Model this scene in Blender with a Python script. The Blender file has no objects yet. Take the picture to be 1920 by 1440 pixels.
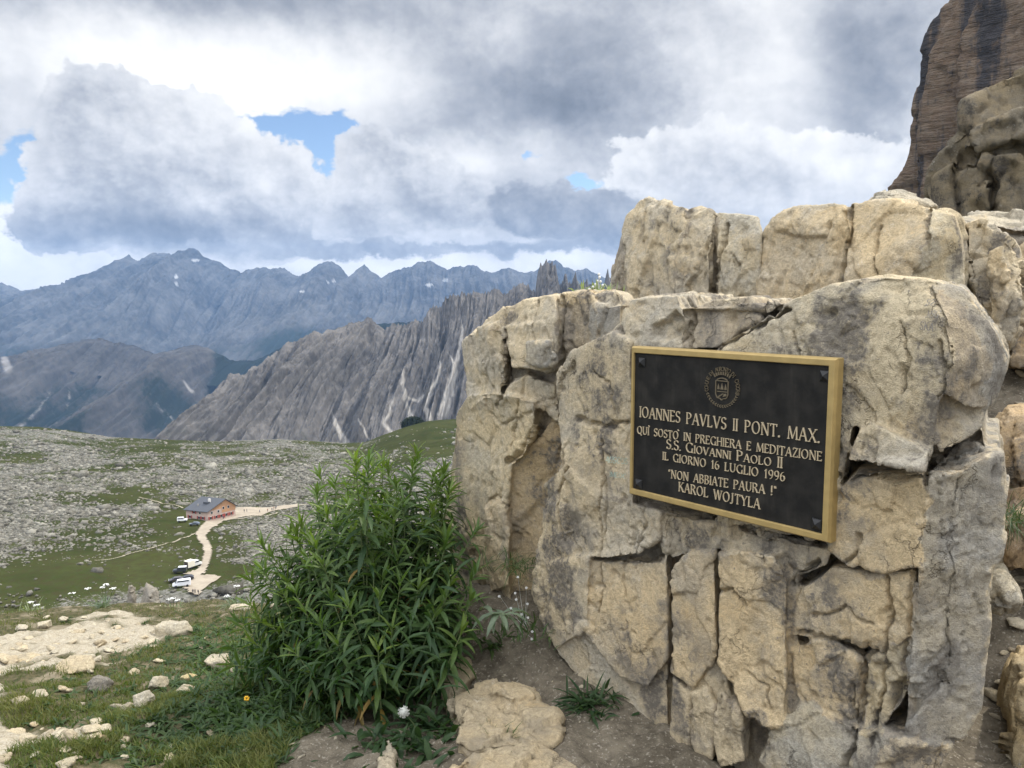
import bpy, bmesh, math, random
import numpy as np
from mathutils import Vector, Matrix
from mathutils.geometry import tessellate_polygon
random.seed(7); RNG = np.random.default_rng(7)
scene = bpy.context.scene
COL = scene.collection

# ---------------------------------------------------------------- camera
FPX, CX, CY, HORIZON = 1500.0, 960.0, 720.0, 560.0
PITCH = math.atan((CY-HORIZON)/FPX)
CAM = np.array([0.0, 0.0, 1.6])
RT = np.array([1.0, 0, 0]); UP = np.array([0, math.sin(PITCH), math.cos(PITCH)]); FW = np.array([0, math.cos(PITCH), -math.sin(PITCH)])
cam = bpy.data.objects.new('camera', bpy.data.cameras.new('camera')); COL.objects.link(cam)
cam.location = CAM; cam.rotation_euler = (math.pi/2-PITCH, 0, 0)
cam.data.sensor_width = 36; cam.data.lens = FPX/1920*36
cam.data.clip_start = 0.05; cam.data.clip_end = 90000
scene.camera = cam

# ---------------------------------------------------------------- exposure, sun, world
EXPO = 0.85
scene.view_settings.view_transform = 'Standard'; scene.view_settings.look = 'None'
scene.view_settings.exposure = EXPO; scene.view_settings.gamma = 1; scene.view_settings.use_curve_mapping = False
scene.cycles.use_denoising = True
scene.cycles.max_bounces = 6; scene.cycles.transparent_max_bounces = 6; scene.cycles.volume_bounces = 1
SUN_DIR = np.array([0.68, 0.44, 0.0]); SUN_DIR /= np.linalg.norm(SUN_DIR)
SUN_EL = math.radians(50)
SUN_AZ = math.atan2(SUN_DIR[0], SUN_DIR[1])
sun = bpy.data.objects.new('sun', bpy.data.lights.new('sun', 'SUN')); COL.objects.link(sun)
sun.data.energy = 2.3; sun.data.angle = math.radians(1.2); sun.data.color = (1, 0.94, 0.84)
sdir = Vector((SUN_DIR[0]*math.cos(SUN_EL), SUN_DIR[1]*math.cos(SUN_EL), math.sin(SUN_EL)))
sun.rotation_euler = sdir.to_track_quat('Z', 'Y').to_euler()

class Expr:                                   # node-graph arithmetic
    def __init__(s, nt, sock): s.nt, s.s = nt, sock
    def _m(s, op, *a, clamp=False):
        n = s.nt.nodes.new('ShaderNodeMath'); n.operation = op; n.use_clamp = clamp
        for i, v in enumerate((s,)+a):
            if isinstance(v, Expr): s.nt.links.new(v.s, n.inputs[i])
            else: n.inputs[i].default_value = float(v)
        return Expr(s.nt, n.outputs[0])
    def __add__(s, o): return s._m('ADD', o)
    __radd__ = __add__
    def __sub__(s, o): return s._m('SUBTRACT', o)
    def __rsub__(s, o): return (s*-1.0)+o
    def __mul__(s, o): return s._m('MULTIPLY', o)
    __rmul__ = __mul__
    def madd(s, a, b): return s._m('MULTIPLY_ADD', a, b)
    def pw(s, o): return s._m('POWER', o)
    def mx(s, o): return s._m('MAXIMUM', o)
    def mn(s, o): return s._m('MINIMUM', o)
    def sat(s): return s._m('ADD', 0.0, clamp=True)
    def step(s, a, b, lo=0.0, hi=1.0):
        n = s.nt.nodes.new('ShaderNodeMapRange'); n.interpolation_type = 'SMOOTHSTEP'
        s.nt.links.new(s.s, n.inputs[0])
        for i, v in enumerate((a, b, lo, hi)): n.inputs[i+1].default_value = v
        return Expr(s.nt, n.outputs[0])

class NT:
    def __init__(s, nt): s.nt = nt
    def n(s, typ, **kw):
        n = s.nt.nodes.new(typ)
        for k, v in kw.items(): setattr(n, k, v)
        return n
    def link(s, a, b): s.nt.links.new(a.s if isinstance(a, Expr) else a, b)
    def setin(s, sock, v):
        if isinstance(v, Expr): s.nt.links.new(v.s, sock)
        elif hasattr(v, 'is_output'): s.nt.links.new(v, sock)
        elif isinstance(v, (tuple, list)):
            sock.default_value = (tuple(v)+(1.0,))[:len(sock.default_value)] if len(sock.default_value) == 4 else tuple(v)
        else: sock.default_value = v
    def vec(s, op, a, b=None, c=None, scale=None):
        n = s.n('ShaderNodeVectorMath', operation=op)
        for i, v in enumerate((a, b, c)):
            if v is not None: s.setin(n.inputs[i], v)
        if scale is not None: s.setin(n.inputs['Scale'], scale)
        return Expr(s.nt, n.outputs['Value' if op in ('DOT_PRODUCT', 'LENGTH') else 'Vector'])
    def noise(s, vec, scale, detail=4, rough=0.55, dist=0.0, color=False, lac=2.0):
        n = s.n('ShaderNodeTexNoise'); s.link(vec, n.inputs['Vector'])
        n.inputs['Scale'].default_value = scale; n.inputs['Detail'].default_value = detail
        n.inputs['Roughness'].default_value = rough; n.inputs['Distortion'].default_value = dist
        n.inputs['Lacunarity'].default_value = lac
        return Expr(s.nt, n.outputs['Color' if color else 'Fac'])
    def voro(s, vec, scale, feature='F1', out='Distance', rand=1.0):
        n = s.n('ShaderNodeTexVoronoi', feature=feature); s.link(vec, n.inputs['Vector'])
        n.inputs['Scale'].default_value = scale; n.inputs['Randomness'].default_value = rand
        return Expr(s.nt, n.outputs[out])
    def mix(s, fac, a, b, blend='MIX'):
        n = s.n('ShaderNodeMix', data_type='RGBA', blend_type=blend)
        s.setin(n.inputs[0], fac); s.setin(n.inputs[6], a); s.setin(n.inputs[7], b)
        return Expr(s.nt, n.outputs[2])
    def ramp(s, fac, stops):
        n = s.n('ShaderNodeValToRGB'); s.link(fac, n.inputs[0]); cr = n.color_ramp
        while len(cr.elements) < len(stops): cr.elements.new(0.5)
        for e, (p, c) in zip(cr.elements, stops): e.position = p; e.color = tuple(c)+(1,)
        return Expr(s.nt, n.outputs[0])
    def comb(s, x, y, z=0.0):
        n = s.n('ShaderNodeCombineXYZ')
        for i, v in enumerate((x, y, z)): s.setin(n.inputs[i], v)
        return Expr(s.nt, n.outputs[0])
    def attr(s, name, out='Color'):
        n = s.n('ShaderNodeAttribute', attribute_name=name); return Expr(s.nt, n.outputs[out])
    def value(s, v):
        n = s.n('ShaderNodeValue'); n.outputs[0].default_value = v; return Expr(s.nt, n.outputs[0])

def pdir(px, py):
    d = FW + RT*((px-CX)/FPX) + UP*((CY-py)/FPX)
    return d
def sph(px, py):
    d = pdir(px, py); d = d/np.linalg.norm(d)
    return math.atan2(d[0], d[1]), math.asin(d[2])

world = bpy.data.worlds.new('World'); scene.world = world; world.use_nodes = True
W = NT(world.node_tree); world.node_tree.nodes.clear()
def build_world():
    g = W.n('ShaderNodeTexCoord').outputs['Generated']
    sx = W.n('ShaderNodeSeparateXYZ'); W.nt.links.new(g, sx.inputs[0])
    dx, dy, dz = (Expr(W.nt, sx.outputs[i]) for i in range(3))
    az = dx._m('ARCTAN2', dy); el = dz._m('ARCSINE')
    p0 = W.comb(az, el, 0.0)
    G = Expr(W.nt, g)
    # clouds in direction space; wider than tall near the skyline
    q = W.comb(az, el*1.2, 0.0)
    w1 = W.noise(q, 4.5, 3, 0.5, color=True); w2 = W.noise(q, 14.0, 5, 0.62, color=True)
    def warp(k1, k2):
        a = W.vec('MULTIPLY_ADD', W.vec('SUBTRACT', w1, (.5, .5, .5)), (k1, k1*.8, 0), p0)
        return W.vec('MULTIPLY_ADD', W.vec('SUBTRACT', w2, (.5, .5, .5)), (k2, k2*.8, 0), a)
    pw_soft = warp(0.10, 0.05); pw_hard = warp(0.05, 0.075)
    f1 = W.noise(q, 7.0, 7, 0.58); f2 = W.noise(W.vec('ADD', q, (0.016, 0.026, 0)), 7.0, 7, 0.58)
    f3 = W.noise(q, 26.0, 5, 0.6); f4 = W.noise(W.vec('ADD', q, (0.005, 0.008, 0)), 26.0, 5, 0.6)
    relief = (f1-f2)*1.0 + (f3-f4)*0.30
    bil = ((W.noise(warp(.02, .03), 15.0, 3, .55)-.5)._m('ABSOLUTE')).step(0.0, .16)*.6+((W.noise(warp(.02, .03), 34.0, 3, .55)-.5)._m('ABSOLUTE')).step(0.0, .16)*.4
    def blobs(P, lst, base):
        acc = None
        for (x, y, rx, ry, a) in lst:
            u, v = sph(x, y); sx_, sy_ = FPX/rx, FPX/ry
            t = W.vec('MULTIPLY_ADD', P, (sx_, sy_, 0), (-u*sx_, -v*sy_, 0))
            r2 = W.vec('DOT_PRODUCT', t, t)
            e = W.value(math.exp(-1)).pw(r2)
            acc = e.madd(a, acc if acc is not None else base)
        return acc
    # --- upper deck brightness (display-linear)
    deck = blobs(pw_soft, [
        (150, -50, 520, 100, -.26), (700, -40, 300, 80, -.12), (420, 150, 260, 80, .40), (640, 150, 150, 60, .25), (250, 120, 150, 60, .25),
        (60, 150, 120, 70, .12), (40, 300, 90, 60, .1),
        (1010, 160, 180, 110, -.22), (1090, 230, 120, 80, -.17), (880, 215, 190, 60, -.15), (960, 50, 60, 60, .22), (780, 70, 120, 60, .02),
        (1180, 90, 180, 90, -.10), (1300, 60, 80, 200, .12), (1450, 90, 80, 170, .26), (1620, 110, 110, 130, -.24), (1690, 30, 90, 110, -.10),
        (1590, 250, 120, 50, -.05), (1700, 300, 60, 80, .2), (680, 200, 160, 50, .06), (1000, 290, 140, 40, .18), (880, 300, 60, 30, .28),
        (1330, 250, 110, 90, .06), (150, 480, 180, 60, .26), (640, 500, 200, 40, .24), (900, 505, 240, 32, .18), (1060, 480, 130, 40, .22),
        (20, 400, 50, 60, .35), (690, 330, 60, 60, .25), (560, 405, 22, 18, .45)], 0.71)
    deck = deck + (bil-.55)*.07 + relief*0.6 + (f1-0.5)*0.20
    # --- blue gaps
    blue = blobs(pw_hard, [(520, 250, 95, 36, 1.0), (630, 242, 60, 16, .9), (585, 300, 50, 32, .95), (460, 242, 50, 26, .95), (60, 300, 70, 32, .95), (30, 345, 60, 26, .8), (90, 268, 50, 20, .6), (1105, 335, 42, 13, .9), (1000, 292, 26, 9, .5),
        (470, 345, 60, 50, -.9), (375, 265, 35, 60, -.8), (680, 300, 34, 60, -.5)], 0.0)
    cir = W.noise(W.vec('MULTIPLY', q, (1, 5.0, 1)), 14.0, 5, 0.6)
    bm = (blue + (f3-0.5)*0.35 + (0.5-cir)*0.75).step(0.24, 0.60)
    # --- cumulus layers with crisp upper edges:  (mask, brightness)
    def cumulus(shape, shade, base, k=.95, lo=.40, hi=.50, rk=.10):
        m = (blobs(pw_hard, shape, 0.0) + (f1-.5)*.40 + (f3-.5)*.25 + (bil-.5)*.16)
        rim = m.step(hi+.04, hi+.36, 1.0, 0.0); m = m.step(lo, hi)
        return m, blobs(pw_soft, shade, base) + relief*k + (f1-0.5)*0.15 + (bil-.55)*.13 + rim*rk
    layers = [
        cumulus([(330, 330, 190, 110, 1.0), (170, 210, 85, 75, .8), (350, 240, 80, 65, .75), (180, 360, 110, 100, .8), (470, 380, 130, 95, .9), (560, 400, 70, 60, .5), (330, 440, 260, 40, .7)],
                [(300, 430, 330, 45, -.30), (330, 450, 200, 28, -.12), (150, 225, 60, 50, -.10), (390, 250, 120, 60, .18), (300, 330, 140, 50, -.02), (500, 330, 50, 50, .10), (240, 330, 60, 60, -.10)], 0.74),
        cumulus([(740, 330, 110, 80, 1.0), (690, 270, 50, 40, .6), (830, 380, 110, 60, .8), (700, 420, 160, 40, .6)],
                [(760, 400, 160, 26, -.22), (740, 290, 100, 50, .05), (860, 350, 60, 30, .02), (620, 455, 200, 26, -.20), (800, 440, 150, 20, .05)], 0.70),
        cumulus([(1240, 330, 100, 90, 1.0), (1330, 300, 110, 60, .5), (1580, 330, 160, 70, 1.0), (1420, 370, 200, 60, .8), (1680, 360, 80, 70, .6)],
                [(1230, 300, 80, 60, .02), (1420, 330, 130, 40, -.06), (1600, 300, 140, 36, .16), (1350, 440, 320, 36, -.22), (1620, 400, 100, 40, .05), (1260, 270, 60, 30, .06)], 0.83, .8, .36, .50),
        cumulus([(1050, 370, 130, 36, 1.0), (1120, 410, 160, 40, .9), (1000, 400, 100, 30, .6), (1180, 440, 160, 30, .6)],
                [(1040, 340, 110, 16, .16), (1120, 400, 130, 40, -.04)], 0.45, .8, .34, .66, .0),
        cumulus([(800, 470, 420, 15, .75), (500, 455, 260, 20, .6), (1080, 455, 120, 22, .6)], [(800, 470, 400, 30, -.06)], 0.54, .7, .36, .80, .0),
    ]
    L = deck
    for m, b in layers:
        L = L + m*(b-L)
    bmask = bm*(1.0-layers[0][0])*(1.0-layers[1][0]*.9)*(1.0-layers[2][0])
    L = L.mx(0.05)
    # unseen sky overhead and behind the camera boosted, as added fill for shaded rock
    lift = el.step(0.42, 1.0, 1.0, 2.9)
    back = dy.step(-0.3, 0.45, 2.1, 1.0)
    colr = W.ramp(L*0.5, [(0.0, (.10, .13, .18)), (.17, (.31, .345, .41)), (.27, (.485, .515, .575)), (.36, (.70, .72, .765)), (.45, (.90, .91, .93)), (.55, (1.06, 1.06, 1.05)), (1.0, (2.0, 1.97, 1.9))])
    sky = W.n('ShaderNodeTexSky', sky_type='NISHITA', sun_disc=False, sun_elevation=SUN_EL, sun_rotation=SUN_AZ, altitude=2400, air_density=1.0, dust_density=0.6)
    bg1 = W.n('ShaderNodeBackground'); W.nt.links.new(sky.outputs[0], bg1.inputs[0]); bg1.inputs[1].default_value = 0.085
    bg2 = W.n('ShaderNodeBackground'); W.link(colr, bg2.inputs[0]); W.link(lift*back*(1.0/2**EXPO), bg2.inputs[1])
    mx = W.n('ShaderNodeMixShader'); W.link(1.0-bmask, mx.inputs[0])
    W.nt.links.new(bg1.outputs[0], mx.inputs[1]); W.nt.links.new(bg2.outputs[0], mx.inputs[2])
    out = W.n('ShaderNodeOutputWorld'); W.nt.links.new(mx.outputs[0], out.inputs[0])
build_world()
world.cycles.sampling_method = 'MANUAL'; world.cycles.sample_map_resolution = 512

# ---------------------------------------------------------------- numeric helpers
def _hash(ix, iy, iz, seed):
    h = (ix.astype(np.int64)*374761393 + iy.astype(np.int64)*668265263 + iz.astype(np.int64)*2147483647 + seed*144665) & 0x7fffffff
    h = ((h ^ (h >> 13))*1274126177) & 0x7fffffff
    return h ^ (h >> 16)
_G = RNG.normal(size=(256, 3)); _G /= np.linalg.norm(_G, axis=1)[:, None]
def perlin(P, seed=0):
    P = np.asarray(P, float); i = np.floor(P).astype(np.int64); f = P-i
    u = f*f*f*(f*(f*6-15)+10); out = 0
    for cx_ in (0, 1):
        wx = u[:, 0] if cx_ else 1-u[:, 0]
        for cy_ in (0, 1):
            wy = u[:, 1] if cy_ else 1-u[:, 1]
            for cz_ in (0, 1):
                wz = u[:, 2] if cz_ else 1-u[:, 2]
                g = _G[_hash(i[:, 0]+cx_, i[:, 1]+cy_, i[:, 2]+cz_, seed) & 255]
                out = out + wx*wy*wz*(g[:, 0]*(f[:, 0]-cx_)+g[:, 1]*(f[:, 1]-cy_)+g[:, 2]*(f[:, 2]-cz_))
    return out*1.6
def fbm(P, oct=4, gain=.5, lac=2.03, seed=0):
    P = np.asarray(P, float); a, s, o = 1.0, 1.0, 0
    for k in range(oct): o = o + a*perlin(P*s+17.3*k, seed+k); a *= gain; s *= lac
    return o
def ridged(P, oct=4, gain=.5, lac=2.03, seed=0):
    P = np.asarray(P, float); a, s, o, t = 1.0, 1.0, 0, 0
    for k in range(oct): o = o + a*(1-2*np.abs(perlin(P*s+9.1*k, seed+k))); t += a; a *= gain; s *= lac
    return o/t
def cells(P, seed=0):
    """nearest and second nearest feature distance, id of nearest, vector to nearest"""
    P = np.asarray(P, float); i = np.floor(P).astype(np.int64)
    n = len(P); d1 = np.full(n, 9.0); d2 = np.full(n, 9.0); idd = np.zeros(n, np.int64); vec = np.zeros((n, 3))
    for a in (-1, 0, 1):
        for b in (-1, 0, 1):
            for c in (-1, 0, 1):
                h = _hash(i[:, 0]+a, i[:, 1]+b, i[:, 2]+c, seed)
                o = np.stack([(h & 1023)/1023., ((h >> 10) & 1023)/1023., ((h >> 20) & 1023)/1023.], 1)
                v = P-(i+np.array([a, b, c])+o); d = np.sqrt((v*v).sum(1))
                m = d < d1
                d2 = np.where(m, d1, np.minimum(d2, d)); d1 = np.where(m, d, d1)
                idd = np.where(m, h, idd); vec = np.where(m[:, None], v, vec)
    return d1, d2, idd, vec
def sstep(x, a, b):
    t = np.clip((x-a)/(b-a), 0, 1); return t*t*(3-2*t)
def inpoly(pts, poly):
    x, y = pts[:, 0], pts[:, 1]; r = np.zeros(len(x), bool); poly = np.asarray(poly, float); j = len(poly)-1
    for i in range(len(poly)):
        xi, yi = poly[i][:2]; xj, yj = poly[j][:2]
        c = ((yi > y) != (yj > y)) & (x < (xj-xi)*(y-yi)/((yj-yi) if yj != yi else 1e-12)+xi)
        r ^= c; j = i
    return r
def polydist(pts, line, closed=False):
    line = np.asarray(line, float)
    if closed: line = np.vstack([line, line[:1]])
    best = np.full(len(pts), 1e9)
    for a, b in zip(line[:-1], line[1:]):
        ab = b-a; t = np.clip(((pts-a)@ab)/max(ab@ab, 1e-12), 0, 1)
        best = np.minimum(best, np.linalg.norm(pts-a-t[:, None]*ab, axis=1))
    return best

# ---------------------------------------------------------------- object helpers
def mesh_np(name, V, F, mats, parent=None, smooth=False, attrs=None, matidx=None):
    """one mesh object from arrays: F is (n,3)/(n,4) or a list of such arrays"""
    me = bpy.data.meshes.new(name); V = np.ascontiguousarray(V, np.float32)
    Fs = F if isinstance(F, list) else [F]; Fs = [np.asarray(f, np.int32) for f in Fs if len(f)]
    me.vertices.add(len(V)); me.vertices.foreach_set('co', V.ravel())
    loops = np.concatenate([f.ravel() for f in Fs]); cnt = np.concatenate([np.full(len(f), f.shape[1], np.int32) for f in Fs])
    me.loops.add(len(loops)); me.loops.foreach_set('vertex_index', loops)
    me.polygons.add(len(cnt)); me.polygons.foreach_set('loop_start', np.concatenate([[0], np.cumsum(cnt)[:-1]]).astype(np.int32))
    me.polygons.foreach_set('loop_total', cnt)
    if smooth: me.polygons.foreach_set('use_smooth', np.ones(len(cnt), bool))
    for m in (mats if isinstance(mats, (list, tuple)) else [mats]): me.materials.append(m)
    if matidx is not None: me.polygons.foreach_set('material_index', np.asarray(matidx, np.int32))
    me.update(calc_edges=True); me.validate()
    for k, a in (attrs or {}).items():
        a = np.asarray(a, np.float32)
        if a.ndim == 1: at = me.attributes.new(k, 'FLOAT', 'POINT'); at.data.foreach_set('value', a)
        else:
            at = me.attributes.new(k, 'FLOAT_COLOR', 'POINT')
            at.data.foreach_set('color', np.hstack([a, np.ones((len(a), 1), np.float32)]).astype(np.float32).ravel())
    o = bpy.data.objects.new(name, me); COL.objects.link(o)
    if parent is not None: o.parent = parent
    return o
def tag(o, label=None, cat=None, group=None, kind=None):
    if label: o['label'] = label
    if cat: o['category'] = cat
    if group: o['group'] = group
    if kind: o['kind'] = kind
    return o
def empty(name, loc, rz=0.0):
    o = bpy.data.objects.new(name, None); COL.objects.link(o); o.location = tuple(float(v) for v in loc); o.rotation_euler = (0, 0, rz)
    o.empty_display_size = .1
    return o
def copy_tree(o, parent=None):
    c = o.copy(); COL.objects.link(c)
    if parent is not None: c.parent = parent
    for ch in list(o.children): copy_tree(ch, c)
    return c
def gridfaces(ny, nx):
    a = np.arange(ny*nx).reshape(ny, nx)
    return np.stack([a[:-1, :-1].ravel(), a[:-1, 1:].ravel(), a[1:, 1:].ravel(), a[1:, :-1].ravel()], 1)
class MB:
    """collects shapes into one mesh"""
    def __init__(s): s.V, s.F, s.M, s.n, s.mi = [], [], [], 0, 0
    def add(s, V, F):
        s.V.append(np.asarray(V, float))
        for f in F: s.F.append([i+s.n for i in f]); s.M.append(s.mi)
        s.n += len(V)
    def box(s, c, d, rz=0.0, taper=1.0, axes=None):
        x, y, z = d[0]/2, d[1]/2, d[2]/2
        P = np.array([(-x, -y, -z), (x, -y, -z), (x, y, -z), (-x, y, -z), (-x*taper, -y*taper, z), (x*taper, -y*taper, z), (x*taper, y*taper, z), (-x*taper, y*taper, z)])
        if axes is not None: P = P@np.asarray(axes)
        if rz: c_, s_ = math.cos(rz), math.sin(rz); P = P@np.array([[c_, s_, 0], [-s_, c_, 0], [0, 0, 1]])
        s.add(P+np.asarray(c), [(0, 3, 2, 1), (4, 5, 6, 7), (0, 1, 5, 4), (1, 2, 6, 5), (2, 3, 7, 6), (3, 0, 4, 7)])
    def tube(s, pts, rad, k=8):
        pts = np.asarray(pts, float); n = len(pts); rad = np.broadcast_to(rad, (n,)); V = []; up = np.array([0, 0, 1.0])
        for i in range(n):
            t = pts[min(i+1, n-1)]-pts[max(i-1, 0)]; t = t/(np.linalg.norm(t)+1e-12)
            a = np.cross(t, up if abs(t[2]) < .9 else np.array([1.0, 0, 0])); a /= np.linalg.norm(a); b = np.cross(t, a)
            for j in range(k):
                th = 2*math.pi*j/k; V.append(pts[i]+rad[i]*(a*math.cos(th)+b*math.sin(th)))
        F = [(i*k+j, i*k+(j+1) % k, (i+1)*k+(j+1) % k, (i+1)*k+j) for i in range(n-1) for j in range(k)]
        F += [tuple(range(k)), tuple(range((n-1)*k, n*k))[::-1]]
        s.add(V, F)
    def ball(s, c, r, nu=8, nv=6):
        V = []; r = np.broadcast_to(r, (3,))
        for i in range(nv+1):
            for j in range(nu):
                a, b = math.pi*i/nv, 2*math.pi*j/nu
                V.append(np.asarray(c)+r*np.array([math.sin(a)*math.cos(b), math.sin(a)*math.sin(b), math.cos(a)]))
        s.add(V, [(i*nu+j, (i+1)*nu+j, (i+1)*nu+(j+1) % nu, i*nu+(j+1) % nu) for i in range(nv) for j in range(nu)])
    def build(s, name, mats, parent=None, smooth=False):
        me = bpy.data.meshes.new(name); me.from_pydata([tuple(v) for v in np.vstack(s.V)], [], s.F)
        for m in (mats if isinstance(mats, (list, tuple)) else [mats]): me.materials.append(m)
        for p, m in zip(me.polygons, s.M): p.material_index = m; p.use_smooth = smooth
        me.validate(); o = bpy.data.objects.new(name, me); COL.objects.link(o)
        if parent is not None: o.parent = parent
        return o

def at(px, py, Y):
    d = pdir(px, py); return CAM + d*(Y/d[1])
def proj(P):
    d = np.asarray(P)-CAM; z = d@FW
    return np.stack([CX+FPX*(d@RT)/z, CY-FPX*(d@UP)/z], -1)

# ---------------------------------------------------------------- materials
def newmat(name):
    m = bpy.data.materials.new(name); m.use_nodes = True; nt = m.node_tree; nt.nodes.clear()
    T = NT(nt); b = T.n('ShaderNodeBsdfPrincipled'); o = T.n('ShaderNodeOutputMaterial'); nt.links.new(b.outputs[0], o.inputs[0])
    T.b = b; T.obj = T.n('ShaderNodeNewGeometry').outputs['Position']
    b.inputs['Roughness'].default_value = .85; b.inputs['Specular IOR Level'].default_value = .25
    return m, T
def bump(T, h, strength=.5, dist=.01, prev=None):
    n = T.n('ShaderNodeBump'); n.inputs['Strength'].default_value = strength; n.inputs['Distance'].default_value = dist
    T.link(h, n.inputs['Height'])
    if prev is not None: T.link(prev, n.inputs['Normal'])
    T.link(n.outputs[0], T.b.inputs['Normal']); return n.outputs[0]
def objvec(T): return Expr(T.nt, T.obj)
def flat(name, col, rough=.6, metal=0.0, var=.12, scale=30.0, spec=.3):
    m, T = newmat(name); p = Expr(T.nt, T.n('ShaderNodeTexCoord').outputs['Object'])
    f = T.noise(p, scale, 4, .6)
    T.link(T.mix(f, tuple(c*(1-var) for c in col), tuple(min(1, c*(1+var)) for c in col)), T.b.inputs['Base Color'])
    T.b.inputs['Roughness'].default_value = rough; T.b.inputs['Metallic'].default_value = metal; T.b.inputs['Specular IOR Level'].default_value = spec
    return m

# ---------------------------------------------------------------- plateau terrain
def interp(x, pts):
    xs, ys = zip(*pts); return np.interp(x, xs, ys)
SKYLINE = [(-1500, 800), (-400, 790), (0, 797), (60, 798), (120, 805), (200, 818), (300, 823), (400, 826), (520, 822), (640, 829), (680, 828), (720, 812), (760, 798), (800, 787), (850, 783), (960, 790), (1200, 800), (1800, 830), (3000, 850)]
def z_plateau(X, Y):
    X = np.asarray(X, float); Y = np.asarray(Y, float)
    px = CX+FPX*X/np.maximum(Y, 1)
    Ysk = 860.0
    # height that puts the far brow at the skyline
    zb = 1.6-(interp(px, SKYLINE)-HORIZON+3)/FPX*Ysk*1.004
    P = np.stack([X/210., Y/210., 0*X], -1).reshape(-1, 3)
    n = fbm(P, 4, .5, seed=3).reshape(X.shape)
    near = -86.0; t = np.clip((Y-230)/(Ysk-230), 0, 1)
    z = near+(zb-near)*t + n*7.0*np.sin(np.pi*np.clip(t, 0, 1))**.7 + fbm(P*9, 3, .5, seed=5).reshape(X.shape)*1.3*np.clip(Y/300, 0, 1)*np.clip((1-t)*6, 0.2, 1)
    far = np.maximum(Y-Ysk, 0); z = z-far*.05-far**1.5*.03
    return z
def hit_plateau(px, py):
    px, py = np.broadcast_arrays(np.asarray(px, float), np.asarray(py, float))
    lo = np.full(px.shape, 120.0); hi = np.full(px.shape, 1000.0)
    ds = np.stack([(px-CX)/FPX*1.0, np.full(px.shape, 0.0), np.zeros(px.shape)], -1)
    D = FW+RT*((px-CX)/FPX)[..., None]+UP*((CY-py)/FPX)[..., None]; D = D/D[..., 1:2]
    Y = np.full(px.shape, 120.0); done = np.zeros(px.shape, bool)
    for y in np.arange(150, 900, 4.0):
        z = CAM[2]+D[..., 2]*y; zt = z_plateau(D[..., 0]*y, np.full(px.shape, y))
        h = (~done) & (z <= zt); Y = np.where(h, y, Y); done |= h
    lo, hi = Y-4, Y
    for _ in range(14):
        m = (lo+hi)/2; b = (CAM[2]+D[..., 2]*m) <= z_plateau(D[..., 0]*m, m); hi = np.where(b, m, hi); lo = np.where(b, lo, m)
    Y = hi; X = D[..., 0]*Y
    return np.stack([X, Y, z_plateau(X, Y)], -1)

ROAD = [(340, 1102), (352, 1092), (360, 1080), (352, 1078), (338, 1079), (360, 1070), (373, 1068), (378, 1060), (382, 1045), (378, 1028), (368, 1010), (366, 1002), (376, 988), (384, 978), (402, 969), (420, 962), (430, 953), (456, 951), (496, 952), (512, 951), (560, 945), (560, 951), (516, 958), (484, 968), (440, 974), (420, 978), (400, 990), (388, 1004), (394, 1016), (398, 1026), (394, 1040), (386, 1056), (376, 1070), (378, 1078), (398, 1078), (416, 1082), (400, 1094), (388, 1102), (380, 1114), (362, 1120)]
TRACKS = [([(262, 933), (290, 940), (318, 946), (343, 953)], 1.6), ([(368, 1000), (340, 1010), (310, 1021), (270, 1032), (230, 1044), (180, 1052)], 1.4), ([(420, 975), (455, 973), (490, 968), (520, 962)], 1.6), ([(512, 957), (560, 948), (640, 946)], 2.2)]
TRACKS_W = [(hit_plateau(*np.array(t).T)[:, :2], w) for t, w in TRACKS]
ROAD_W = hit_plateau(*np.array(ROAD).T)[:, :2]
GREENS = [(930, 230, 60, 14, 1.), (1010, 330, 60, 26, .9), (1060, 120, 190, 26, 1.), (1090, 330, 120, 40, .9), (1110, 60, 160, 30, 1), (960, 310, 40, 16, .8), (835, 300, 110, 18, .6), (820, 780, 120, 40, 1.4), (1020, 420, 40, 24, .8), (985, 320, 50, 30, .5), (1075, 420, 60, 14, .7), (860, 40, 60, 20, .4), (950, 205, 60, 12, .5)]
def greenness(X, Y):
    px, py = CX+FPX*X/Y, HORIZON+FPX*(1.6-z_plateau(X, Y))/Y
    g = 0*X
    for (cy_, cx_, rx, ry, a) in GREENS: g = g+a*np.exp(-((px-cx_)/rx)**2-((py-cy_)/ry)**2)
    P = np.stack([X/60., Y/60., 0*X], -1).reshape(-1, 3)
    return g*.72+.55*fbm(P, 4, .6, seed=11).reshape(X.shape)

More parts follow.
